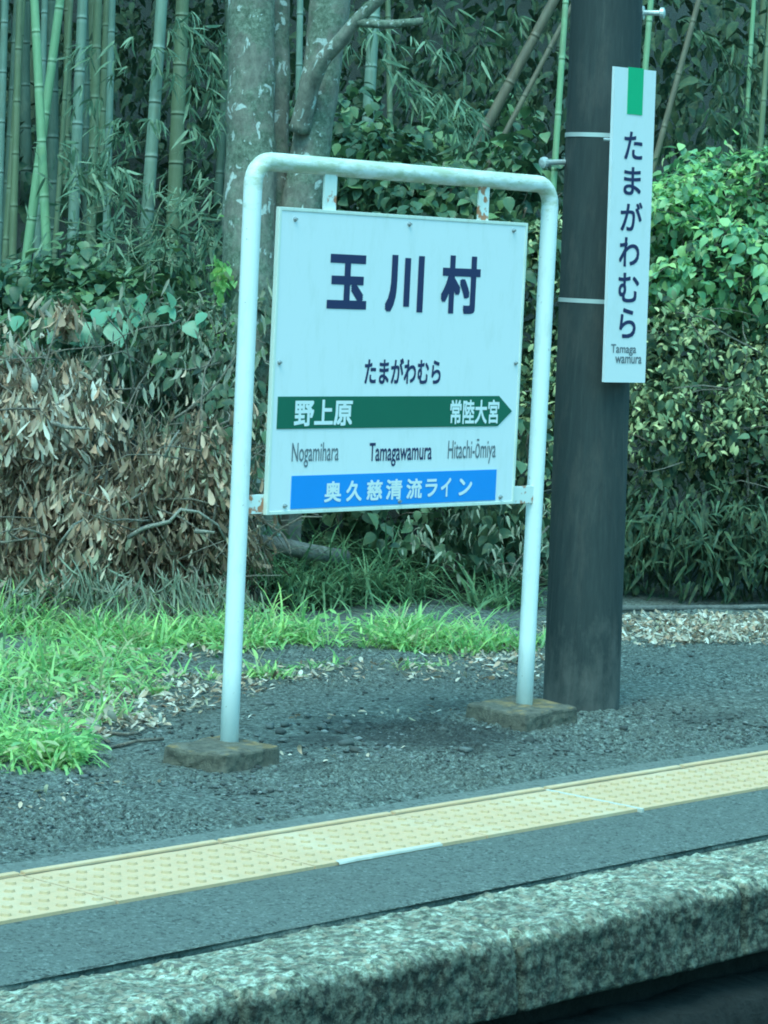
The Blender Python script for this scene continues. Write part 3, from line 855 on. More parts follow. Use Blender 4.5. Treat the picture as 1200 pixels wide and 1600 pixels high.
text_mesh('Tamagawamura', (.5797, .8997, .952, 1.0336), YF, M['ink'], board, 'small navy romanised name Tamagawamura', weight=0.01)
text_mesh('Hitachi-ōmiya', (.9853, 1.2442, .952, 1.0400), YF, M['grey_ink'], board, 'small grey romanised name Hitachi-ōmiya', weight=0.004)
ar = MB()
arp = [(.1262, 1.0858), (1.2461, 1.0845), (1.3215, 1.1370), (1.2461, 1.1915), (.1262, 1.1915)]
ar.add([(x, -0.0325, z) for x, z in arp] + [(x, -0.0295, z) for x, z in arp], [(0, 1, 2, 3, 4), (9, 8, 7, 6, 5)] + [(i, i + 5, (i + 1) % 5 + 5, (i + 1) % 5) for i in range(5)])
arrow = ar.build('direction_arrow', M['green'], sign)
text_mesh('野上原', (.2029, .4836, 1.0935, 1.1810), -0.034, M['white_ink'], arrow, 'white characters 野上原', weight=0.030)
text_mesh('常陸大宮', (.9832, 1.2482, 1.0935, 1.1790), -0.034, M['white_ink'], arrow, 'white characters 常陸大宮', weight=0.026)
band = MB().box(.2070, 1.2533, -0.0325, -0.0295, .8203, .9298).build('line_name_band', M['blue'], sign)
for ch, u0, u1, v0, v1 in (('奥', .3645, .447, .838, .908), ('久', .4708, .5482, .838, .908), ('慈', .5724, .6511, .838, .908), ('清', .669, .7523, .838, .908),
                           ('流', .7737, .855, .838, .908), ('ラ', .872, .9355, .842, .904), ('イ', .9541, 1.0068, .840, .906), ('ン', 1.0496, 1.1205, .842, .902)):
    text_mesh(ch, (u0, u1, v0, v1), -0.034, M['white_ink'], band, 'white character ' + ch, weight=0.026)
for (a, b_) in ((.320, .379), (1.105, 1.160)):
    MB().box(a, b_, -0.0145, -0.006, 1.70, 1.935, 0.001).build('hanger_bar', M['rusty' if a > 1 else 'flange'], sign)
MB().box(.026, .16, -0.0145, -0.004, .8075, .870, 0.001).build('side_bracket', M['rusty'], sign)['label'] = 'rust stained side bracket'
MB().box(1.30, 1.492, -0.0145, -0.004, .8015, .864, 0.001).build('side_bracket', M['flange'], sign)
def footing(quad, h):
    c = np.mean(quad, 0)
    bm = bmesh.new()
    lo = [bm.verts.new((c[0] + (q[0] - c[0]) * 1.05, c[1] + (q[1] - c[1]) * 1.05, -0.04)) for q in quad]
    hi = [bm.verts.new((q[0], q[1], h)) for q in quad]
    bm.faces.new(hi); bm.faces.new(lo[::-1])
    for i in range(4): bm.faces.new((lo[i], lo[(i + 1) % 4], hi[(i + 1) % 4], hi[i]))
    bmesh.ops.recalc_face_normals(bm, faces=list(bm.faces))
    bmesh.ops.bevel(bm, geom=list(bm.edges), offset=0.010, segments=2, affect='EDGES', profile=0.5)
    bmesh.ops.subdivide_edges(bm, edges=[e_ for e_ in bm.edges if e_.calc_length() > 0.04], cuts=9, use_grid_fill=True)
    bmesh.ops.triangulate(bm, faces=[f for f in bm.faces if len(f.verts) > 4])
    for v in bm.verts:
        d = 0.008 * mnoise.noise(v.co * 14) + 0.005 * mnoise.noise(v.co * 40)
        v.co += Vector((d, d, d * 0.8))
    m_ = MB(); m_.bm(bm)
    return m_.build('footing', M['foot'], sign, False)
footing([(-0.247, 0.049), (-0.202, -0.188), (0.078, -0.155), (0.093, 0.112)], 0.062)
footing([(1.345, 0.132), (1.305, -0.180), (1.655, -0.138), (1.683, 0.151)], 0.062)

# ================================================================== UTILITY POLE
pb = np.array([1.9373, 0.0662, 0.0]); pt_ = np.array([2.0868, 0.2394, 2.6711]); ax = (pt_ - pb) / np.linalg.norm(pt_ - pb)
pole = thing('utility_pole', 'thick dark brown wooden utility pole beside the sign', 'utility pole', pb)
zs = [-0.1, 0.02, 0.3, 0.8, 1.4, 2.0, 2.7, 4.0, 6.0, 8.0]
MB().tube([pb + ax * z for z in zs], [0.1445 - 0.0022 * max(0, z) * 1.6 for z in zs], 40).build('pole_shaft', M['pole'], pole, True)
def step_bolt(a, b, name='step_bolt'):
    a, b = np.array(a), np.array(b); d = unit(b - a)
    m_ = MB()
    m_.tube([a - d * 0.10, b], [0.010, 0.010], 10)
    m_.tube([b - d * 0.014, b - d * 0.010, b + d * 0.004, b + d * 0.008], [0.010, 0.021, 0.021, 0.010], 14)
    m_.tube([a - d * 0.002, a + d * 0.008], [0.026, 0.026], 14)
    return m_.build(name, M['galv'], pole, False)
step_bolt(at(890, 253, 10.95), at(849, 254, 10.86))
step_bolt(at(1003, 20, 11.0), at(1036, 20.5, 10.98))

# name plate strapped to the pole
pc = np.array([1.9674, -0.0217, 1.8175]); pc = CAM_POS + (pc - CAM_POS) * 0.9925
th = -0.1382; pw, ph = 0.2127 * 0.9925, 1.1585 * 0.9925
Rr = np.array([math.cos(th), math.sin(th), 0.0]); Uu = np.array([-0.0913, -0.0457, 1.0]); Nn_ = unit(np.cross(Rr, Uu))
plate = thing('station_name_plate', 'narrow upright white name plate with a green top bar strapped to the pole', 'name plate', pc)
def slab(u0, u1, v0, v1, n0, n1, name, mat, parent):
    V = [pc + Rr * u + Uu * v + Nn_ * n for n in (n0, n1) for v in (v0, v1) for u in (u0, u1)]
    m_ = MB(); m_.add(V, [(0, 2, 3, 1), (4, 5, 7, 6), (0, 1, 5, 4), (2, 6, 7, 3), (0, 4, 6, 2), (1, 3, 7, 5)])
    return m_.build(name, mat, parent)
pboard = slab(-pw / 2, pw / 2, -ph / 2, ph / 2, -0.014, 0.0, 'plate_board', M['board'], plate)
slab(-0.0375, 0.0405, 0.4095, 0.5785, -0.001, 0.0016, 'green_bar', M['bright_green'], plate)
fr = (pc, Rr, Uu, Nn_)
for ch, u0, u1, v0, v1 in (('た', -.0466, .048, .2461, .3476), ('ま', -.0426, .0466, .1172, .2195), ('が', -.0532, .0588, -.014, .0923),
                           ('わ', -.0537, .0506, -.1451, -.0372), ('む', -.052, .0549, -.2772, -.168), ('ら', -.0400, .0450, -.4094, -.2982)):
    text_mesh(ch, (u0, u1, v0, v1), 0.0015, M['ink'], pboard, 'navy hiragana ' + ch, weight=0.015, frame=fr)
text_mesh('Tamaga', (-.0786, .0519, -.4750, -.4330), 0.0015, M['grey_ink'], pboard, 'small grey word Tamaga', weight=0.012, frame=fr)
text_mesh('wamura', (-.0552, .0821, -.5040, -.4780), 0.0015, M['grey_ink'], pboard, 'small grey word wamura', weight=0.012, frame=fr)
for v in (0.3120, -0.3080):
    m_ = MB()
    cz = pc[2] + v
    c0 = pb + ax * ((cz + 0.028 - pb[2]) / ax[2])
    r_ = 0.1445 - 0.0035 * c0[2] + 0.003
    V = []; n = 40
    for k in range(n):
        a = 2 * math.pi * k / n
        for dz in (-0.008, 0.008):
            V.append(c0 + np.array([r_ * math.cos(a), r_ * math.sin(a), dz]))
    m_.add(V, [(2 * k, 2 * ((k + 1) % n), 2 * ((k + 1) % n) + 1, 2 * k + 1) for k in range(n)])
    m_.build('strap', M['galv'], plate, True)
    b0 = pc + Uu * v - Nn_ * 0.012
    m_ = MB(); m_.tube([b0, b0 - Nn_ * 0.14], [0.006, 0.006], 8); m_.build('standoff', M['galv'], plate)

# ================================================================== TREE
tree = thing('lichened_tree', 'grey tree with mossy lichen spotted trunks standing behind the sign', 'tree', at(415, 900, 14.4) * [1, 1, 0] + [0, 0, 0.35])
def limb(pts, rad, name, n=26, sub=10, amp=0.10, parent=None):
    P = np.array(pts, float); rad = np.array(rad, float)
    t = np.linspace(0, len(P) - 1, (len(P) - 1) * sub + 1)
    Q = np.stack([np.interp(t, range(len(P)), P[:, k]) for k in range(3)], 1)
    for _ in range(sub // 2): Q[1:-1] = (Q[:-2] + 2 * Q[1:-1] + Q[2:]) / 4
    rr = np.interp(t, range(len(P)), rad)
    m_ = MB(); m_.tube(Q, list(rr), n)
    V = np.array(m_.v)
    for i in range(len(Q)):
        for k in range(n):
            p = V[i * n + k]; d = p - Q[i]
            V[i * n + k] = Q[i] + d * (1 + amp * mnoise.noise(Vector(p * 5)) + amp * 0.6 * mnoise.noise(Vector(p * 14)))
    m_.v = [tuple(p) for p in V]
    return m_.build(name, M['bark'], parent if parent else tree, True)
D0 = 14.4
def up(x0, y0, x1, y1, d, k): # a point further along the line
    return at(x0 + (x1 - x0) * k, y0 + (y1 - y0) * k, d)
ta = limb([at(398, 960, D0), at(392, 640, D0), at(388, 420, D0), at(391, 200, D0), at(394, 0, D0), at(400, -300, D0), at(420, -800, D0 + .3), at(445, -1400, D0 + .5)], [.22, .155, .135, .122, .115, .10, .08, .04], 'trunk')
limb([at(415, 700, D0 + .12), at(425, 420, D0 + .14), at(428, 200, D0 + .16), at(432, 0, D0 + .18), at(440, -300, D0 + .2), at(470, -900, D0 + .6)], [.12, .09, .078, .068, .06, .03], 'trunk')
limb([at(430, 760, D0 - .02), at(450, 520, D0 + .05), at(466, 350, D0 + .05), at(485, 240, D0 + .05), at(502, 120, D0 + .05), at(517, 0, D0 + .05), at(545, -250, D0 + .05), at(600, -800, D0 + .4)], [.14, .115, .10, .095, .098, .095, .075, .03], 'trunk')
br = limb([at(468, 205, D0 - .04), at(485, 130, D0 - .13), at(505, 92, D0 - .2), at(530, 66, D0 - .25), at(560, 28, D0 - .3), at(600, -8, D0 - .35), at(650, -60, D0 - .4)], [.055, .046, .038, .034, .032, .030, .02], 'branch', 14, 8)
limb([at(558, 34, D0 - .3), at(580, 37, D0 - .32), at(612, 38, D0 - .33), at(661, 33, D0 - .35)], [.024, .022, .021, .019], 'branch', 12, 8, parent=br)

# ================================================================== BAMBOO
def culm(x0, y0, x1, y1, d, r, mat, label=None, group=None, bend=0.0, top=7.5, name='bamboo_culm', spacing=0.30, tilt=0.0):
    """d: distance; the stalk passes through two sight points and is carried down to the ground and up into the canopy"""
    A = at(x0, y0, d + tilt); B = at(x1, y1, d)
    u = (A - B) / (A - B)[2]
    z0 = B[2]
    base = B.copy()
    for _ in range(30):
        g = float(hill(base[0], base[1])); base = B + u * (g - 0.05 - z0)
    H = top - base[2]
    K = 26
    side = _R
    # nodes every `spacing` metres
    m_ = MB(); pts, rad = [], []
    L = 0.0; Ltot = H * np.linalg.norm(u)
    off = random.uniform(0, spacing)
    node = [k * spacing for k in range(0, int(Ltot / spacing) + 2)]
    def pos(l):
        h = l / np.linalg.norm(u); f = h / H
        return base + u * h + side * bend * (f * (1 - f)) * 4
    ls = [0.0]
    for q in node[1:]:
        for e_, in ((-0.02,), (-0.006,), (0.0,), (0.006,), (0.02,)):
            if q + e_ < Ltot: ls.append(q + e_)
    ls.append(Ltot)
    for l in ls:
        m = abs((l + spacing / 2) % spacing - spacing / 2)
        k = 1.10 if m < 0.004 else (0.985 if m < 0.008 else 1.0)
        pts.append(pos(l)); rad.append(r * k * (1 - 0.55 * l / Ltot))
    m_.tube(pts, rad, 12)
    o = m_.build(name, mat, None, True)
    o['category'] = 'bamboo'
    o['label'] = label or 'slim dim bamboo culm half lost in the shade of the grove'
    o['group'] = group or ('bamboo culms of the grove' if label else 'dim bamboo culms deep in the grove')
    return o, pos

G_ = M
culms = {}
culms['olive'] = culm(31, 0, 18, 460, 16.6, .024, M['cane_olive'], 'olive brown bamboo culm at the far left of the grove')
culms['bright'] = culm(46, 0, 73, 460, 15.8, .029, M['cane_green'], 'brightest green bamboo culm, leaning slightly left in front of the grove', bend=0.03)
culms['cross'] = culm(94, 0, 34, 460, 16.3, .030, M['cane_green'], 'green bamboo culm that slants behind the brightest green culm')
culms['thin'] = culm(111, 0, 84, 420, 17.0, .017, M['cane_olive'], 'thin olive bamboo culm beside the widest pale culm')
culms['pale'] = culm(129, 0, 112, 415, 16.4, .035, M['cane_grey'], 'widest pale grey green bamboo culm on the left')
culms['o2'] = culm(153, 0, 143, 330, 17.4, .032, M['cane_olive'], 'dull olive bamboo culm just right of the widest pale culm')
culms['d1'] = culm(175, 20, 168, 300, 18.2, .026, M['cane_grey'], 'greyish bamboo culm second to the right of the widest pale culm')
culms['mid'] = culm(253, 0, 219, 500, 16.0, .040, M['cane_grey'], 'stout grey green bamboo culm standing alone left of the tree')
culms['dk'] = culm(285, 0, 272, 330, 17.6, .050, M['cane_olive'], 'thick dark bamboo culm in shade between the lone culm and the tree')
culms['l0'] = culm(8, 0, -6, 460, 17.4, .026, M['cane_grey'])
culms['l1'] = culm(70, 0, 56, 460, 18.2, .024, M['cane_grey'])
culms['l2'] = culm(22, 200, 4, 460, 17.0, .022, M['cane_olive'])
culms['t1'] = culm(469, 0, 467, 130, 17.0, .024, M['cane_grey'], 'grey bamboo culm showing between the two tree trunks')
culms['t2'] = culm(586, 0, 574, 200, 17.6, .044, M['cane_grey'], 'grey bamboo culm just right of the leaning tree trunk')
culms['t3'] = culm(606, 0, 610, 230, 18.2, .022, M['cane_olive'], 'olive bamboo culm under the broken branch end')
culms['pg'] = culm(884, 0, 868, 240, 15.6, .021, M['cane_green'], 'fresh green bamboo culm right beside the utility pole on its left')
culms['pr'] = culm(1017, 0, 1008, 110, 15.8, .021, M['cane_green'], 'green bamboo culm rising behind the top of the name plate')
culms['rl'] = culm(1092, 0, 1040, 190, 15.9, .020, M['cane_dead'], 'pale dry bamboo culm leaning behind the name plate on the right')
culms['r2'] = culm(1176, 30, 1164, 230, 16.2, .016, M['cane_green'], 'thin green bamboo culm above the hedge at the right')
culms['r3'] = culm(1200, 60, 1187, 245, 16.0, .019, M['cane_olive'], 'olive bamboo culm above the hedge at the far right')
culms['f1'] = culm(866, 0, 772, 175, 16.4, .036, M['cane_dead'], 'thick brown dead bamboo culm leaning left of the pole', name='fallen_bamboo_culm')
culms['f2'] = culm(884, 28, 775, 235, 16.0, .018, M['cane_dead'], 'thin grey dead bamboo culm leaning beside the thick brown one', name='fallen_bamboo_culm')
mm = [M['cane_deep'], M['cane_deep'], M['cane_olive']]
for k in range(96):
    px = rng.uniform(-330, 1700) if k > 26 else rng.uniform(-60, 175); d = rng.uniform(18.5, 27)
    if 180 < px < 240 or 258 < px < 345 or (600 < px < 900 and k % 3): continue
    culm(px, 0, px - rng.uniform(-8, 28), 420, d, rng.uniform(.022, .045), mm[k % 3], top=9)

def sprays(owner, items, mat='l_bamboo', **kw):
    parts = []
    for (x, y, d, ox, oz) in items:
        out = _R * ox + np.array([0, 0, oz]) - _F * 0.25
        parts.append(spray(at(x, y, d), out, **kw))
    o, _ = culms[owner]
    for p_ in parts: leaf_obj('leaf_spray', [p_], M[mat], o)
sprays('pale', [(205, 62, 15.9, -.5, 0), (215, 75, 15.9, .4, -.1), (200, 100, 15.9, -.5, -.2)])
sprays('mid', [(250, 40, 15.8, .8, .1), (300, 25, 15.8, .9, -.1), (262, 70, 15.8, .7, -.1), (320, 60, 15.9, .4, -.2), (285, 90, 15.9, .6, -.2), (300, 160, 15.8, .8, 0), (320, 175, 15.8, .5, -.2), (250, 180, 15.7, .9, 0), (225, 210, 15.7, -.4, -.1), (215, 225, 15.7, -.5, -.2), (240, 195, 15.7, -.5, .1)])
sprays('t2', [(545, 40, 16.4, .7, 0), (570, 90, 16.2, .5, -.1), (600, 100, 16.2, .7, -.2), (620, 120, 16.2, .7, -.2), (640, 150, 16.2, .6, -.3), (585, 70, 16.2, -.4, 0), (640, 60, 16.3, .5, 0)], L=0.15)
sprays('t3', [(660, 140, 16.1, .8, -.1), (690, 165, 16.1, .7, -.3), (710, 190, 16.1, .6, -.5), (675, 155, 16.1, .3, -.4)], L=0.16)
sprays('bright', [(60, 240, 15.7, .7, 0), (90, 270, 15.7, .7, 0), (130, 250, 15.7, .6, 0), (150, 260, 15.6, .5, -.1)])
sprays('f2', [(640, 20, 16.3, .7, -.1), (690, 30, 16.4, .7, -.1), (735, 60, 16.6, .4, -.3), (800, 20, 16.5, .4, -.2)], 'l_dim')
sprays('rl', [(1075, 40, 16.2, .5, -.3), (1110, 100, 16.2, .4, -.5), (1120, 60, 16.2, .7, -.3), (1150, 130, 16.2, .3, -.6), (1095, 150, 16.3, .3, -.6)], 'l_dim', L=.12)

# unseen canopy added to darken the grove, and the dark thicket deep inside it
def box_leaves(n, x0, x1, y0, y1, z0, z1, L, W, prof='lance'):
    P = np.stack([rng.uniform(x0, x1, n), rng.uniform(y0, y1, n), rng.uniform(z0, z1, n)], 1)
    D = unit(rnd(n) + np.array([0, 0, -0.6])); Nm = unit(rnd(n, 0.5) + np.array([0, 0, 1]))
    return leaves(P, D, Nm, L * rng.uniform(.6, 1.3, n), W * rng.uniform(.7, 1.2, n), prof, 0.2, 0.5)
can = [box_leaves(22000, -10, 26, 5.0, 24, 5.6, 8.5, 0.34, 0.10)]
tag(leaf_obj('shade_canopy', can, M['l_canopy']), 'unseen leaf canopy added over the bamboo grove to shade it', 'foliage', kind='stuff')
dp = []
for (x, y, d, rx, ry, rz) in [(100, 150, 23, 1.6, 1.0, 1.2), (330, 120, 22, 1.4, 1.0, 1.4), (200, 300, 21, 1.5, .8, .8), (20, 330, 21, 1.2, .8, .8), (120, 20, 25, 1.8, 1.0, 1.0)]:
    dp.append(([*at(x, y, d)], (rx, ry, rz)))
for (x, y, d, rx, ry, rz) in [(330, 20, 24, 1.2, 1.4, 1.2), (560, 100, 23, 2.0, 1.4, 1.8), (740, 40, 20.5, 1.6, 1.0, 1.6), (760, 160, 19.0, 1.2, .8, .9), (930, 60, 20.5, 1.6, 1, 1.8), (1130, 60, 19.5, 1.6, 1, 1.6), (1080, 150, 17.6, .9, .5, .7), (1190, 130, 17.6, .8, .5, .9), (290, 400, 19, 1.6, .8, .5), (60, 420, 20.5, 1.6, .8, .4), (640, 210, 18.6, 1.2, .8, .7), (1250, 60, 22, 2, 1, 2.6), (1420, 150, 19, 1.4, 1, 1.2), (1560, 120, 20, 1.6, 1, 1.5), (1700, 160, 19, 1.4, 1, 1.2), (1480, 380, 17.5, 1.4, .8, .8), (-150, 150, 22, 1.5, 1, 1.4), (-300, 100, 22, 1.5, 1, 1.4)]:
    dp.append(([*at(x, y, d)], (rx * .75, ry, rz * .75)))
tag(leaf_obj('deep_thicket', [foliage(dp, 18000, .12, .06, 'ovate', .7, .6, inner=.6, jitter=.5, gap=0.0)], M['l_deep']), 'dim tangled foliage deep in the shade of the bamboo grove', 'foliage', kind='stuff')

# ================================================================== SHRUBS AND HEAPS
def E_(x, y, d, rx, ry, rz):
    return ([*at(x, y, d)], (rx, ry, rz))
def shrub(name, label, cat, parts_fn, base, group=None):
    t = thing(name, label, cat, base, group)
    for nm, parts, mat in parts_fn: leaf_obj(nm, parts, M[mat], t)
    return t
def twigs(parent, items, mat='twig', name='twig', stuff=True):
    """many crossing twigs: too many to count, one part; otherwise each its own"""
    def tube(m_, pts, r): m_.tube(pts, [r * (1 - 0.6 * i / max(1, len(pts) - 1)) for i in range(len(pts))], 6)
    if len(items) < 20:
        for pts, r in items:
            m_ = MB(); tube(m_, pts, r); m_.build(name, M[mat], parent, True)
        return
    m_ = MB()
    for pts, r in items: tube(m_, pts, r)
    o = m_.build(name + 's', M[mat], parent, True)
    o['kind'] = 'stuff'
    return o
def rand_twigs(blobs, n, r=.006, ln=.5, dn=-.2):
    P, Nn = blob_points(blobs, n, .25)
    out = []
    for p, q in zip(P, Nn):
        d = unit(np.cross(q, rnd(1)[0]) + q * .3 + np.array([0, 0, dn])); pts = [p]
        for k in range(4):
            d = unit(d + rnd(1, .22)[0] + np.array([0, 0, -.08])); pts.append(pts[-1] + d * ln / 4 * random.uniform(.6, 1.2))
        out.append((pts, r * random.uniform(.5, 1.3)))
    return out
def foot(x, y, d):
    p = at(x, y, d); return (p[0], p[1], float(hill(p[0], p[1])))

# right hand hedge: leafy vines over an olive shrub, dark grass at its foot
vb = [E_(1040, 340, 15.7, .42, .40, .26), (E_(1130, 330, 15.9, .5, .45, .30)), E_(1210, 330, 16.0, .5, .45, .40), E_(1010, 420, 15.4, .26, .3, .26), E_(1090, 430, 15.4, .40, .35, .30), E_(1190, 440, 15.5, .45, .35, .32), E_(1290, 400, 16, .6, .5, .5), E_(1420, 420, 16.1, .5, .45, .45), E_(1540, 450, 16.3, .55, .5, .5), E_(1680, 480, 16.6, .6, .5, .5)]
yb = [E_(1090, 290, 15.6, .35, .3, .10), E_(1190, 270, 15.8, .35, .3, .14), E_(1130, 400, 15.3, .3, .2, .2), E_(1060, 330, 15.4, .2, .2, .15)]
hv = shrub('vine_bush', 'bright leafy vine bush crowning the hedge at the right', 'bush',
           [('foliage', [foliage(vb, 9000, .070, .052, 'ovate', .55, .55, fold=.25, curl=.5, inner=.4, jitter=.22)], 'l_vine'), ('young_shoots', [foliage(yb, 700, .05, .028, 'ovate', .1, .7, inner=.6, jitter=.2), tufts(yb, 90, 5, .07, .016, droop=.2, prof='lance')], 'l_grass')], foot(1120, 900, 15.6))
twigs(hv, rand_twigs(vb, 40, .005, .45))
ob = [E_(850, 480, 15.4, .30, .35, .50), E_(850, 700, 15.2, .28, .35, .50), E_(1030, 560, 15.1, .34, .35, .34), E_(1130, 560, 15.2, .42, .38, .36), E_(1220, 590, 15.3, .4, .38, .45), E_(1040, 690, 14.95, .36, .34, .34), E_(1140, 690, 15.1, .45, .35, .36), E_(940, 650, 15.5, .5, .35, .6), E_(1260, 720, 15.2, .5, .4, .5), E_(880, 350, 15.7, .2, .3, .3), E_(1390, 680, 15.6, .5, .4, .6), E_(1520, 690, 15.9, .55, .4, .6), E_(1660, 700, 16.2, .6, .5, .6)]
sh = shrub('olive_shrub', 'brownish olive shrub filling the lower part of the hedge at the right', 'shrub',
           [('foliage', [foliage(ob, 12500, .048, .021, 'obov', .35, .6, fold=.35, curl=.9, inner=.45, jitter=.28)], 'l_olive')], foot(1080, 930, 15.0))
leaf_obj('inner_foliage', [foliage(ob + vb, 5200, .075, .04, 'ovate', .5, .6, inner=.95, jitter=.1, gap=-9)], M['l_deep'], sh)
leaf_obj('foliage', [foliage(ob, 1200, .065, .036, 'ovate', .5, .6, fold=.3, curl=.6, inner=.5, jitter=.3)], M['l_dim'], sh)
twigs(sh, rand_twigs(ob, 70, .005, .45))
fb = [E_(1010, 830, 14.75, .32, .25, .30), E_(1110, 840, 14.8, .40, .25, .30), E_(1210, 840, 14.9, .4, .25, .32), E_(950, 850, 15.0, .4, .25, .3), E_(1290, 830, 15.0, .4, .3, .4), E_(1420, 850, 15.3, .5, .3, .4), E_(1560, 860, 15.6, .5, .3, .4), E_(1690, 870, 15.9, .5, .3, .4)]
fh = shrub('drooping_fern', 'dark drooping ferny growth along the foot of the hedge', 'fern',
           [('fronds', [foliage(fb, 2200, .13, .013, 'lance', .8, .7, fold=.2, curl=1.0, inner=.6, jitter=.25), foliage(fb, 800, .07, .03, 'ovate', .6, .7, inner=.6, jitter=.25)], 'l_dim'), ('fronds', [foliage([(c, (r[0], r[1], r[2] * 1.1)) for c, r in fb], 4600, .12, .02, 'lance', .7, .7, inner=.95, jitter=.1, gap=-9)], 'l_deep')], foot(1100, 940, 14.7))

# centre bank behind the sign: vines spilling down to the grass
cb = [E_(560, 290, 16.2, .42, .4, .30), E_(660, 300, 16.0, .45, .4, .28), E_(760, 310, 15.9, .42, .4, .30), E_(840, 320, 15.8, .3, .35, .34), E_(540, 215, 16.8, .4, .4, .3), E_(640, 240, 17.0, .5, .4, .22), E_(750, 245, 17.2, .5, .4, .22), E_(600, 450, 15.6, .6, .4, .5), E_(760, 480, 15.5, .6, .4, .5)]
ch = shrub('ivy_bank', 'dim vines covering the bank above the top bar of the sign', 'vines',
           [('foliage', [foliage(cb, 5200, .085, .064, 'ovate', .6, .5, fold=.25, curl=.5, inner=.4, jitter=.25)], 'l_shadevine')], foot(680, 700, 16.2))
lb = [E_(500, 740, 14.7, .40, .35, .42), E_(620, 780, 14.5, .45, .35, .36), E_(740, 790, 14.5, .42, .35, .40), E_(820, 800, 14.6, .25, .3, .45), E_(430, 680, 15.2, .35, .35, .5), E_(680, 700, 15, .5, .35, .4)]
lh = shrub('leafy_weeds', 'shaded broad leaved weeds hanging below the sign board', 'weeds',
           [('foliage', [foliage(lb, 2400, .085, .06, 'ovate', .55, .6, fold=.25, curl=.6, inner=.5, jitter=.3)], 'l_dim')], foot(620, 920, 14.4))
leaf_obj('dry_leaf', [foliage([E_(780, 830, 14.2, .3, .22, .25), E_(830, 860, 14.2, .2, .22, .25), E_(690, 830, 14.2, .3, .2, .2)], 420, .075, .014, 'lance', .8, .7, fold=.3, curl=1.0, inner=.6, jitter=.25)], M['l_wilt'], lh)
twigs(lh, rand_twigs(lb, 40, .005, .5))

# withered brush on the left
ba = [E_(20, 700, 13.3, .34, .45, .40), E_(95, 640, 13.3, .30, .40, .28), E_(30, 590, 13.5, .22, .35, .24), E_(-60, 700, 13.4, .4, .5, .5), E_(-190, 720, 13.4, .45, .5, .45), E_(-180, 880, 12.9, .45, .4, .35), E_(30, 820, 13.0, .38, .35, .36), E_(70, 900, 12.8, .30, .3, .22), E_(-40, 900, 12.8, .4, .35, .3)]
bA = thing('withered_bush', 'tall heap of withered brown brushwood at the far left', 'dead bush', foot(40, 960, 13.1))
leaf_obj('leaves', [tufts(ba, 1250, 8, .074, .023, inner=.5, jitter=.44, gap=.10, size=.05)], M['l_dead'], bA)
leaf_obj('leaves', [tufts(ba[1:3] + ba[:1], 190, 7, .085, .024, inner=.3, jitter=.25)], M['l_pale'], bA)
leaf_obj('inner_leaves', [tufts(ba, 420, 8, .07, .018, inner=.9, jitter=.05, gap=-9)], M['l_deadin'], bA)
twigs(bA, rand_twigs(ba, 130, .006, .5))
bb = [E_(230, 760, 13.2, .34, .40, .30), E_(300, 760, 13.3, .25, .40, .32), E_(190, 850, 13.0, .28, .34, .22), E_(320, 860, 13.2, .22, .32, .24), E_(140, 790, 13.2, .2, .3, .25), E_(270, 900, 13.1, .4, .3, .16)]
bB = thing('withered_bush', 'rounded mound of hanging withered leaves just left of the sign post', 'dead bush', foot(270, 960, 13.1))
leaf_obj('leaves', [tufts(bb, 950, 8, .074, .023, inner=.5, jitter=.44, gap=.10, size=.05)], M['l_dead'], bB)
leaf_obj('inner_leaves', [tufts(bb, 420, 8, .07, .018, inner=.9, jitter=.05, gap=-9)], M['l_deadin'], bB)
twigs(bB, rand_twigs(bb, 130, .006, .5))
twigs(bB, [([at(200, 840, 12.75), at(225, 825, 12.72), at(265, 815, 12.7), at(282, 796, 12.7), at(310, 800, 12.72), at(340, 820, 12.75), at(352, 845, 12.8)], .011),
           ([at(258, 715, 12.8), at(268, 690, 12.78), at(280, 672, 12.8)], .008), ([at(305, 830, 12.75), at(335, 832, 12.7)], .012), ([at(80, 660, 12.9), at(105, 668, 12.85), at(140, 670, 12.9)], .012),
           ([at(90, 855, 12.7), at(115, 820, 12.65), at(130, 812, 12.7)], .009)], mat='pale_twig', name='pale_twig')
bw = [E_(260, 560, 14.0, .40, .38, .26), E_(330, 610, 14.0, .30, .35, .36), E_(180, 590, 14.0, .28, .35, .22), E_(400, 600, 14.3, .22, .3, .5), E_(300, 500, 14.3, .35, .35, .2), E_(345, 700, 13.9, .2, .3, .4)]
wB = thing('wilted_shrub', 'grey green wilted shrub behind the withered mound and beside the tree', 'shrub', foot(280, 900, 14.0))
leaf_obj('leaves', [tufts(bw, 420, 7, .10, .022, inner=.4, jitter=.3, prof='lance')], M['l_wilt'], wB)
leaf_obj('leaves', [foliage(bw, 900, .08, .05, 'ovate', .6, .6, inner=.5, jitter=.3)], M['l_dim'], wB)
twigs(wB, rand_twigs(bw, 50, .005, .5))
dg = [E_(180, 935, 12.7, .34, .26, .12), E_(260, 930, 12.8, .34, .26, .14), E_(330, 935, 12.8, .28, .26, .14), E_(100, 950, 12.6, .26, .2, .09)]
gB = thing('dry_grass_clump', 'grey dried grass drooping at the foot of the withered mound', 'dry grass', foot(230, 980, 12.7))
leaf_obj('blades', [tufts(dg, 330, 8, .17, .012, inner=.5, jitter=.2, prof='lance', curl=1.2)], M['l_wilt'], gB)

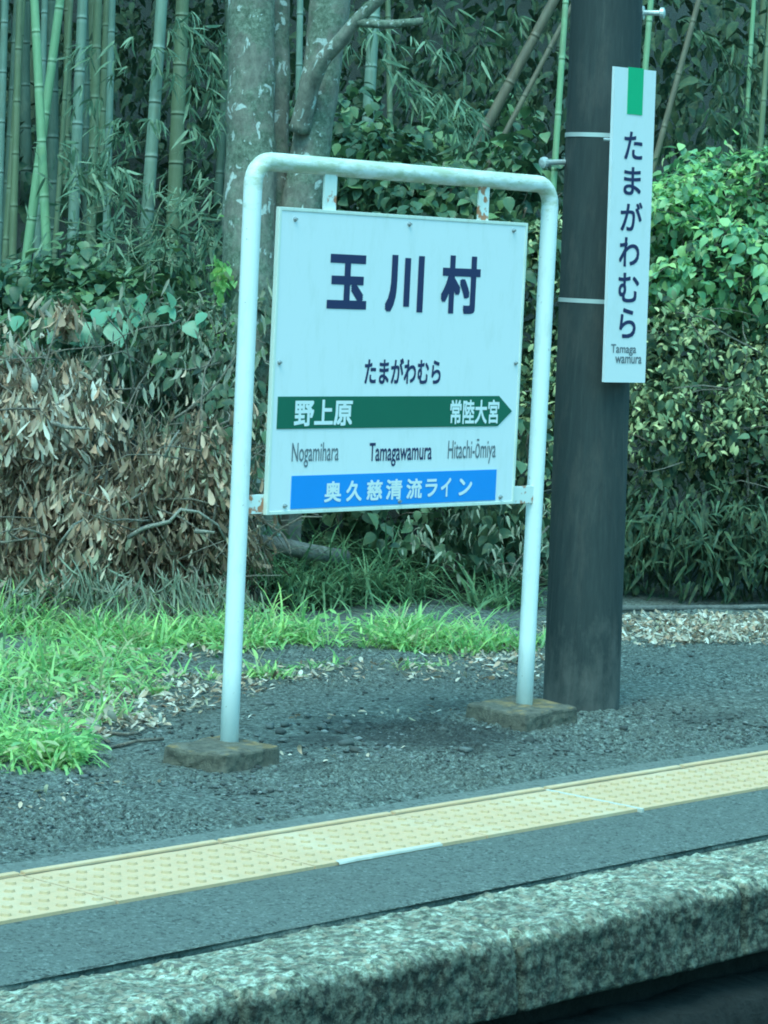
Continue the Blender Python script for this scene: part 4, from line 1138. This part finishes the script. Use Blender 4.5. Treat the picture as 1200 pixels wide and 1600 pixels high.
# green growth behind the brushwood at the left
gb = [E_(30, 490, 15.0, .40, .35, .16), E_(120, 470, 15.2, .45, .35, .18), E_(220, 480, 15.0, .42, .35, .18), E_(310, 490, 14.9, .35, .35, .18), E_(60, 545, 14.2, .35, .3, .14), E_(170, 540, 14.4, .4, .3, .14), E_(200, 430, 15.6, .5, .3, .16), E_(-60, 500, 15, .4, .3, .2), E_(-200, 510, 15, .5, .4, .25), E_(-330, 530, 15, .5, .4, .3)]
tag(leaf_obj('undergrowth', [foliage(gb, 4400, .085, .062, 'ovate', .5, .6, inner=.5, jitter=.25)], M['l_shadevine']), 'green leafy undergrowth between the brushwood and the bamboo', 'undergrowth', kind='stuff')
bl = thing('broad_leaved_vine', 'large flat green leaves on a vine above the withered heap at left', 'vine', foot(140, 700, 14.0))
big = [(142, 515, -.25, .28), (178, 513, .25, .30), (100, 522, -.7, .24), (155, 495, .1, .22), (175, 492, .5, .20), (220, 472, .0, .22), (252, 490, .6, .24), (292, 515, .5, .2), (45, 540, .3, .17), (265, 470, .3, .18), (120, 545, -.4, .2), (30, 505, -.2, .18), (85, 505, .4, .18), (205, 500, .4, .18), (320, 500, -.5, .16)]
P = np.array([at(x, y - 12, 14.0) for x, y, a, l in big]); 
D = np.array([_R * a * .8 + np.array([0, 0, -.55]) - _F * .45 for x, y, a, l in big]); Nm = np.array([np.array([0, 0, .8]) - _F * .6 for _ in big]) + rnd(len(big), .3)
ll = np.array([l for *_, l in big]) * .52
leaf_obj('leaf', [leaves(P, D, unit(Nm), ll, ll * .85, 'ovate', .12, .4)], M['l_big'], bl)
twigs(bl, [([p - np.array([0, 0, .45]) + rnd(1, .05)[0], p - np.array([0, 0, .2]), p], .006) for p in P], 'l_dim', 'stem')
hb = [E_(102, 498, 13.9, .07, .08, .035)]
dt = thing('dead_leaf_cluster', 'reddish brown dead leaf cluster lying on the broad green leaves', 'dead leaves', at(102, 505, 13.9))
leaf_obj('leaves', [tufts([E_(98, 485, 13.85, .09, .08, .04)], 26, 7, .10, .028, size=.03), tufts([E_(107, 560, 13.6, .06, .06, .06)], 12, 7, .10, .03, size=.02)], M['l_dead'], dt)
sb_ = [E_(160, 370, 16.0, .40, .3, .18), E_(262, 370, 15.8, .30, .3, .28), E_(320, 380, 15.4, .28, .3, .34), E_(170, 410, 15.7, .35, .3, .2), E_(290, 430, 15.2, .36, .3, .24), E_(160, 265, 16.2, .2, .25, .12), E_(325, 280, 15.6, .15, .2, .25)]
sa = thing('dwarf_bamboo', 'low dwarf bamboo with narrow leaves below the lone grey culm', 'dwarf bamboo', foot(240, 520, 15.6))
leaf_obj('foliage', [tufts(sb_, 210, 5, .12, .018, droop=.45, prof='lance', fold=.2, curl=.5, inner=.6, jitter=.4, size=.03)], M['l_bamboo'], sa)
twigs(sa, rand_twigs(sb_, 60, .004, .4), 'cane_olive', 'stem')
iv = thing('trunk_ivy', 'yellow green creeper climbing the left side of the mossy trunk', 'creeper', foot(350, 700, 14.2))
leaf_obj('foliage', [foliage([E_(350, 470, 14.25, .05, .08, .30), E_(347, 400, 14.25, .04, .08, .25), E_(352, 560, 14.2, .06, .08, .25)], 260, .055, .032, 'ovate', .5, .6, inner=.5, jitter=.1)], M['l_grass'], iv)

# ================================================================== GRASS, LITTER, STONES
gp = []
def patch(cx, cy, rx, ry, n, L, W=.011, lean=.8, curl=1.5, thr=-.06):
    """grass around a ground point given by its place on the platform"""
    a = rng.uniform(0, 2 * math.pi, n); r = np.sqrt(rng.random(n))
    x = cx + rx * r * np.cos(a); y = cy + ry * r * np.sin(a)
    P = np.stack([x, y, hill(x, y)], 1)
    k = np.array([mnoise.noise(Vector((p[0] * 3.2, p[1] * 3.2, 1.7))) for p in P]) > thr
    P = P[k]; m = len(P) * 2 // 3
    gp.append(blades(P[:m], L, W, lean, curl)); gp.append(blades(P[m:], L * 1.5, W, lean * 1.6, curl * 1.8))
def pg(px, py): q = ground(px, py); return q[0], q[1]
for (px, py, rx, ry, n, L) in [(20, 1010, .5, .35, 420, .22), (60, 1060, .42, .40, 480, .20), (130, 1040, .35, .35, 280, .17), (60, 1120, .34, .30, 260, .13), (40, 1190, .30, .20, 300, .15), (100, 1195, .13, .10, 150, .13), (10, 1150, .3, .25, 260, .15),
                               (210, 1020, .35, .22, 260, .17), (290, 1010, .35, .25, 300, .18), (250, 1000, .4, .2, 260, .2), (340, 1010, .3, .22, 240, .18), (180, 1000, .3, .2, 260, .2),
                               (420, 1000, .40, .35, 460, .20), (480, 990, .45, .40, 560, .22), (560, 995, .45, .38, 560, .21), (640, 1000, .42, .30, 460, .19), (710, 1010, .35, .25, 380, .17), (770, 1010, .28, .22, 300, .14), (840, 985, .18, .18, 120, .16),
                               (420, 1060, .10, .07, 80, .12), (300, 1075, .12, .08, 90, .11), (230, 1085, .1, .06, 60, .1), (470, 1075, .06, .05, 40, .08), (850, 990, .1, .2, 80, .16)]:
    patch(*pg(px, py), rx, ry, n, L)
for (px, py, rx, ry, n, L) in [(-5, 990, .3, .2, 200, .2), (30, 985, .3, .2, 220, .2), (80, 990, .3, .2, 200, .18), (130, 1000, .3, .2, 160, .18), (15, 1090, .28, .22, 150, .14), (60, 1130, .26, .16, 110, .11), (20, 1150, .22, .16, 140, .13), (90, 1100, .25, .2, 90, .11), (50, 1180, .2, .14, 120, .13), (140, 1075, .3, .2, 90, .13), (200, 1055, .3, .2, 70, .12), (110, 1165, .16, .08, 40, .09), (260, 1060, .12, .05, 30, .1), (340, 1065, .1, .05, 30, .1), (180, 1120, .08, .05, 20, .08), (500, 1045, .2, .05, 40, .09), (660, 1045, .2, .06, 40, .09)]:
    patch(*pg(px, py), rx, ry, n, L, .010, 1.0, 1.6, -9)
# flat broad weed leaves mixed into the grass
wp = []
for (px, py, rx, n) in [(60, 1080, .45, 420), (40, 1185, .25, 320), (100, 1195, .12, 120), (130, 1050, .35, 300), (480, 1000, .5, 320), (640, 1005, .4, 160), (290, 1020, .4, 120), (200, 1090, .2, 60), (760, 1015, .3, 70)]:
    q = ground(px, py); a = rng.uniform(0, 6.28, n); r = rx * np.sqrt(rng.random(n))
    P = np.stack([q[0] + r * np.cos(a), q[1] + r * np.sin(a) * .8, rng.uniform(.02, .10, n)], 1)
    D = unit(np.stack([np.cos(a * 7), np.sin(a * 7), rng.uniform(-.3, .5, n)], 1)); l = .070 * rng.uniform(.6, 1.2, n)
    kp = rng.random(n) < .55; P, D, l = P[kp], D[kp], l[kp]; n = len(P)
    wp.append(leaves(P, D, unit(rnd(n, .45) + np.array([0, 0, 1])), l, l * .24, 'obov', .25, .8))
tag(leaf_obj('grass', gp + wp, M['l_grass']), 'fresh green grass and low weeds along the back of the platform', 'grass', kind='stuff')
gp2, gp = gp, []
for (px, py, rx, ry, n, L) in [(470, 940, .5, .3, 420, .42), (560, 930, .5, .3, 420, .40), (660, 935, .45, .3, 360, .38), (750, 950, .4, .25, 300, .32), (830, 950, .25, .25, 160, .3), (400, 950, .3, .25, 200, .36), (30, 980, .4, .25, 200, .34)]:
    patch(*pg(px, py), rx, ry, n, L, .012, .8, 1.6)
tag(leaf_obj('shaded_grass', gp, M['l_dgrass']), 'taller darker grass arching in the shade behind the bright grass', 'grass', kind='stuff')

lit, lit2 = [], []
def litter(px, py, rx, ry, n, L=.042):
    q = ground(px, py); a = rng.uniform(0, 6.28, n); r = np.sqrt(rng.random(n))
    x = q[0] + rx * r * np.cos(a); y = q[1] + ry * r * np.sin(a)
    P = np.stack([x, y, hill(x, y) + rng.uniform(.004, .022, n)], 1)
    D = unit(np.stack([np.cos(a * 9), np.sin(a * 9), rng.uniform(-.15, .3, n)], 1)); l = L * rng.uniform(.3, 1.2, n)
    (lit if rng.random() < 2 else lit).append(leaves(P, D, unit(rnd(n, .35) + np.array([0, 0, 1])), l, l * rng.uniform(.25, .5, n), 'obov', .3, rng.normal(0, 1, n)))
for a_ in [(1020, 985, .7, .45, 620), (1100, 985, .7, .45, 700), (1190, 985, .8, .45, 700), (1290, 985, .8, .5, 500), (980, 1000, .3, .3, 160), (240, 1080, .5, .35, 320), (180, 1110, .4, .25, 240), (150, 1140, .3, .15, 120, .06), (400, 1060, .7, .18, 120), (520, 1185, .35, .10, 9, .025), (620, 1120, .35, .15, 12, .03), (470, 1120, .3, .12, 8, .025), (150, 1235, .25, .12, 12, .03), (60, 1260, .2, .1, 10, .03), (600, 1050, .8, .2, 100), (760, 1050, .5, .25, 100), (820, 1030, .3, .3, 120), (230, 1020, .6, .3, 260), (850, 1060, .2, .2, 40)]:
    litter(*a_)
    lit, lit_keep = [], lit; litter(a_[0] + 6, a_[1], a_[2], a_[3], int(a_[4] * .9), .040); lit2 += lit; lit = lit_keep
tag(leaf_obj('brown_leaf_litter', lit2, M['l_dead']), 'brown dry fallen leaves mixed among paler ones at the back of the platform', 'leaf litter', kind='stuff')
tag(leaf_obj('fallen_leaves', lit, M['l_pale']), 'pale dry fallen leaves strewn along the back of the platform', 'leaf litter', kind='stuff')

# loose chippings on the old asphalt
ico = bmesh.new(); bmesh.ops.create_icosphere(ico, subdivisions=1, radius=1); ico.verts.ensure_lookup_table()
iv_ = np.array([v.co[:] for v in ico.verts]); if_ = np.array([[v.index for v in f.verts] for f in ico.faces]); ico.free()
n = 9000
x = np.concatenate([rng.uniform(-2.2, 2.6, n // 2), rng.normal(-.5, .6, n // 4), rng.uniform(-2, 4.5, n - n // 2 - n // 4)]); y = rng.uniform(-.84, 1.4, n) ; y[:n // 2] = rng.uniform(-.84, .1, n // 2)
k = np.array([mnoise.noise(Vector((a * 2.2, b * 2.2, 4))) for a, b in zip(x, y)]) + rng.normal(0, .25, n) > -.05
k &= y > -.79
x, y = x[k], y[k]; n = len(x)
sz = np.clip(rng.lognormal(-5.35, .38, n), .002, .011)
bx = rng.normal(0, 1, (34, 2)); x[:34] = 0.85 + bx[:, 0] * .35; y[:34] = .12 + bx[:, 1] * .28; sz[:34] = rng.uniform(.009, .022, 34)
Q = iv_[None] * (1 + rng.uniform(-.48, .42, (n, len(iv_), 1))) * np.stack([sz * rng.uniform(.8, 1.5, n), sz * rng.uniform(.8, 1.5, n), sz * rng.uniform(.4, .8, n)], 1)[:, None, :]
Q = Q + np.stack([x, y, sz * .25 + .005], 1)[:, None, :]
def island_mat(name, cols):
    m, t, b = newmat(name); g = t.nodes.new('ShaderNodeNewGeometry')
    t.links.new(ramp(t, g.outputs['Random Per Island'], [((i + .5) / len(cols), c) for i, c in enumerate(cols)]), b.inputs['Base Color']); b.inputs['Roughness'].default_value = .95
    return m
M['chip'] = island_mat('asphalt_chippings', [(.045, .048, .045), (.07, .075, .07), (.10, .107, .10), (.05, .047, .04), (.14, .145, .138), (.085, .09, .085), (.035, .037, .035), (.22, .22, .21)])
tag(mesh_obj('gravel', Q.reshape(-1, 3), (np.arange(n)[:, None, None] * len(iv_) + if_[None]).reshape(-1, 3), M['chip']), 'loose dark chippings scattered over the old asphalt', 'gravel', kind='stuff')

# a few sticks, the timber edging and the log
MBs = MB()
tw = thing('fallen_twigs', 'dry twigs lying on the ground left of the nearer footing', 'twigs', (*pg(200, 1150), 0))
for pts in ([(180, 1172), (215, 1163), (255, 1160)], [(165, 1150), (195, 1153), (215, 1151)], [(190, 1138), (225, 1133)], [(120, 1145), (150, 1150), (170, 1165)], [(140, 1180), (180, 1172)]):
    P = [ground(*p) + np.array([0, 0, .012]) for p in pts]
    MBs = MB(); MBs.tube(P, .006, 6); MBs.build('twig', M['twig'], tw, True)
e0, e1 = ground(965, 957), ground(1300, 950)
e0[2] = e1[2] = 0.0
mt = MB(); q0 = ground(880, 958); dirv = unit(e1 - e0)
m_ = MB(); m_.tube([e0 - dirv * .1 + [0, 0, .02], e0 + [0, 0, .02], (e0 + e1) / 2 + [0, 0, .012], e1 + dirv * 1.0 + [0, 0, .012]], .014, 10)
tag(m_.build('edging_timber', M['timber'], None, True), 'long weathered timber lying along the foot of the hedge', 'timber')
m_ = MB(); m_.tube([at(395, 846, 13.9), at(440, 853, 13.9), at(480, 862, 13.95), at(540, 872, 14.1)], .040, 14)
lg = tag(m_.build('fallen_log', M['timber'], None, True), 'short grey log lying among the weeds below the sign board', 'log')
p = at(452, 815, 14.3)
m_ = MB(); m_.box(p[0] - .045, p[0] + .045, p[1] - .045, p[1] + .045, float(hill(p[0], p[1])) - .05, p[2] + .05, .006)
tag(m_.build('boundary_post', M['timber'], None), 'stubby square grey post standing in shade below the sign board', 'post')
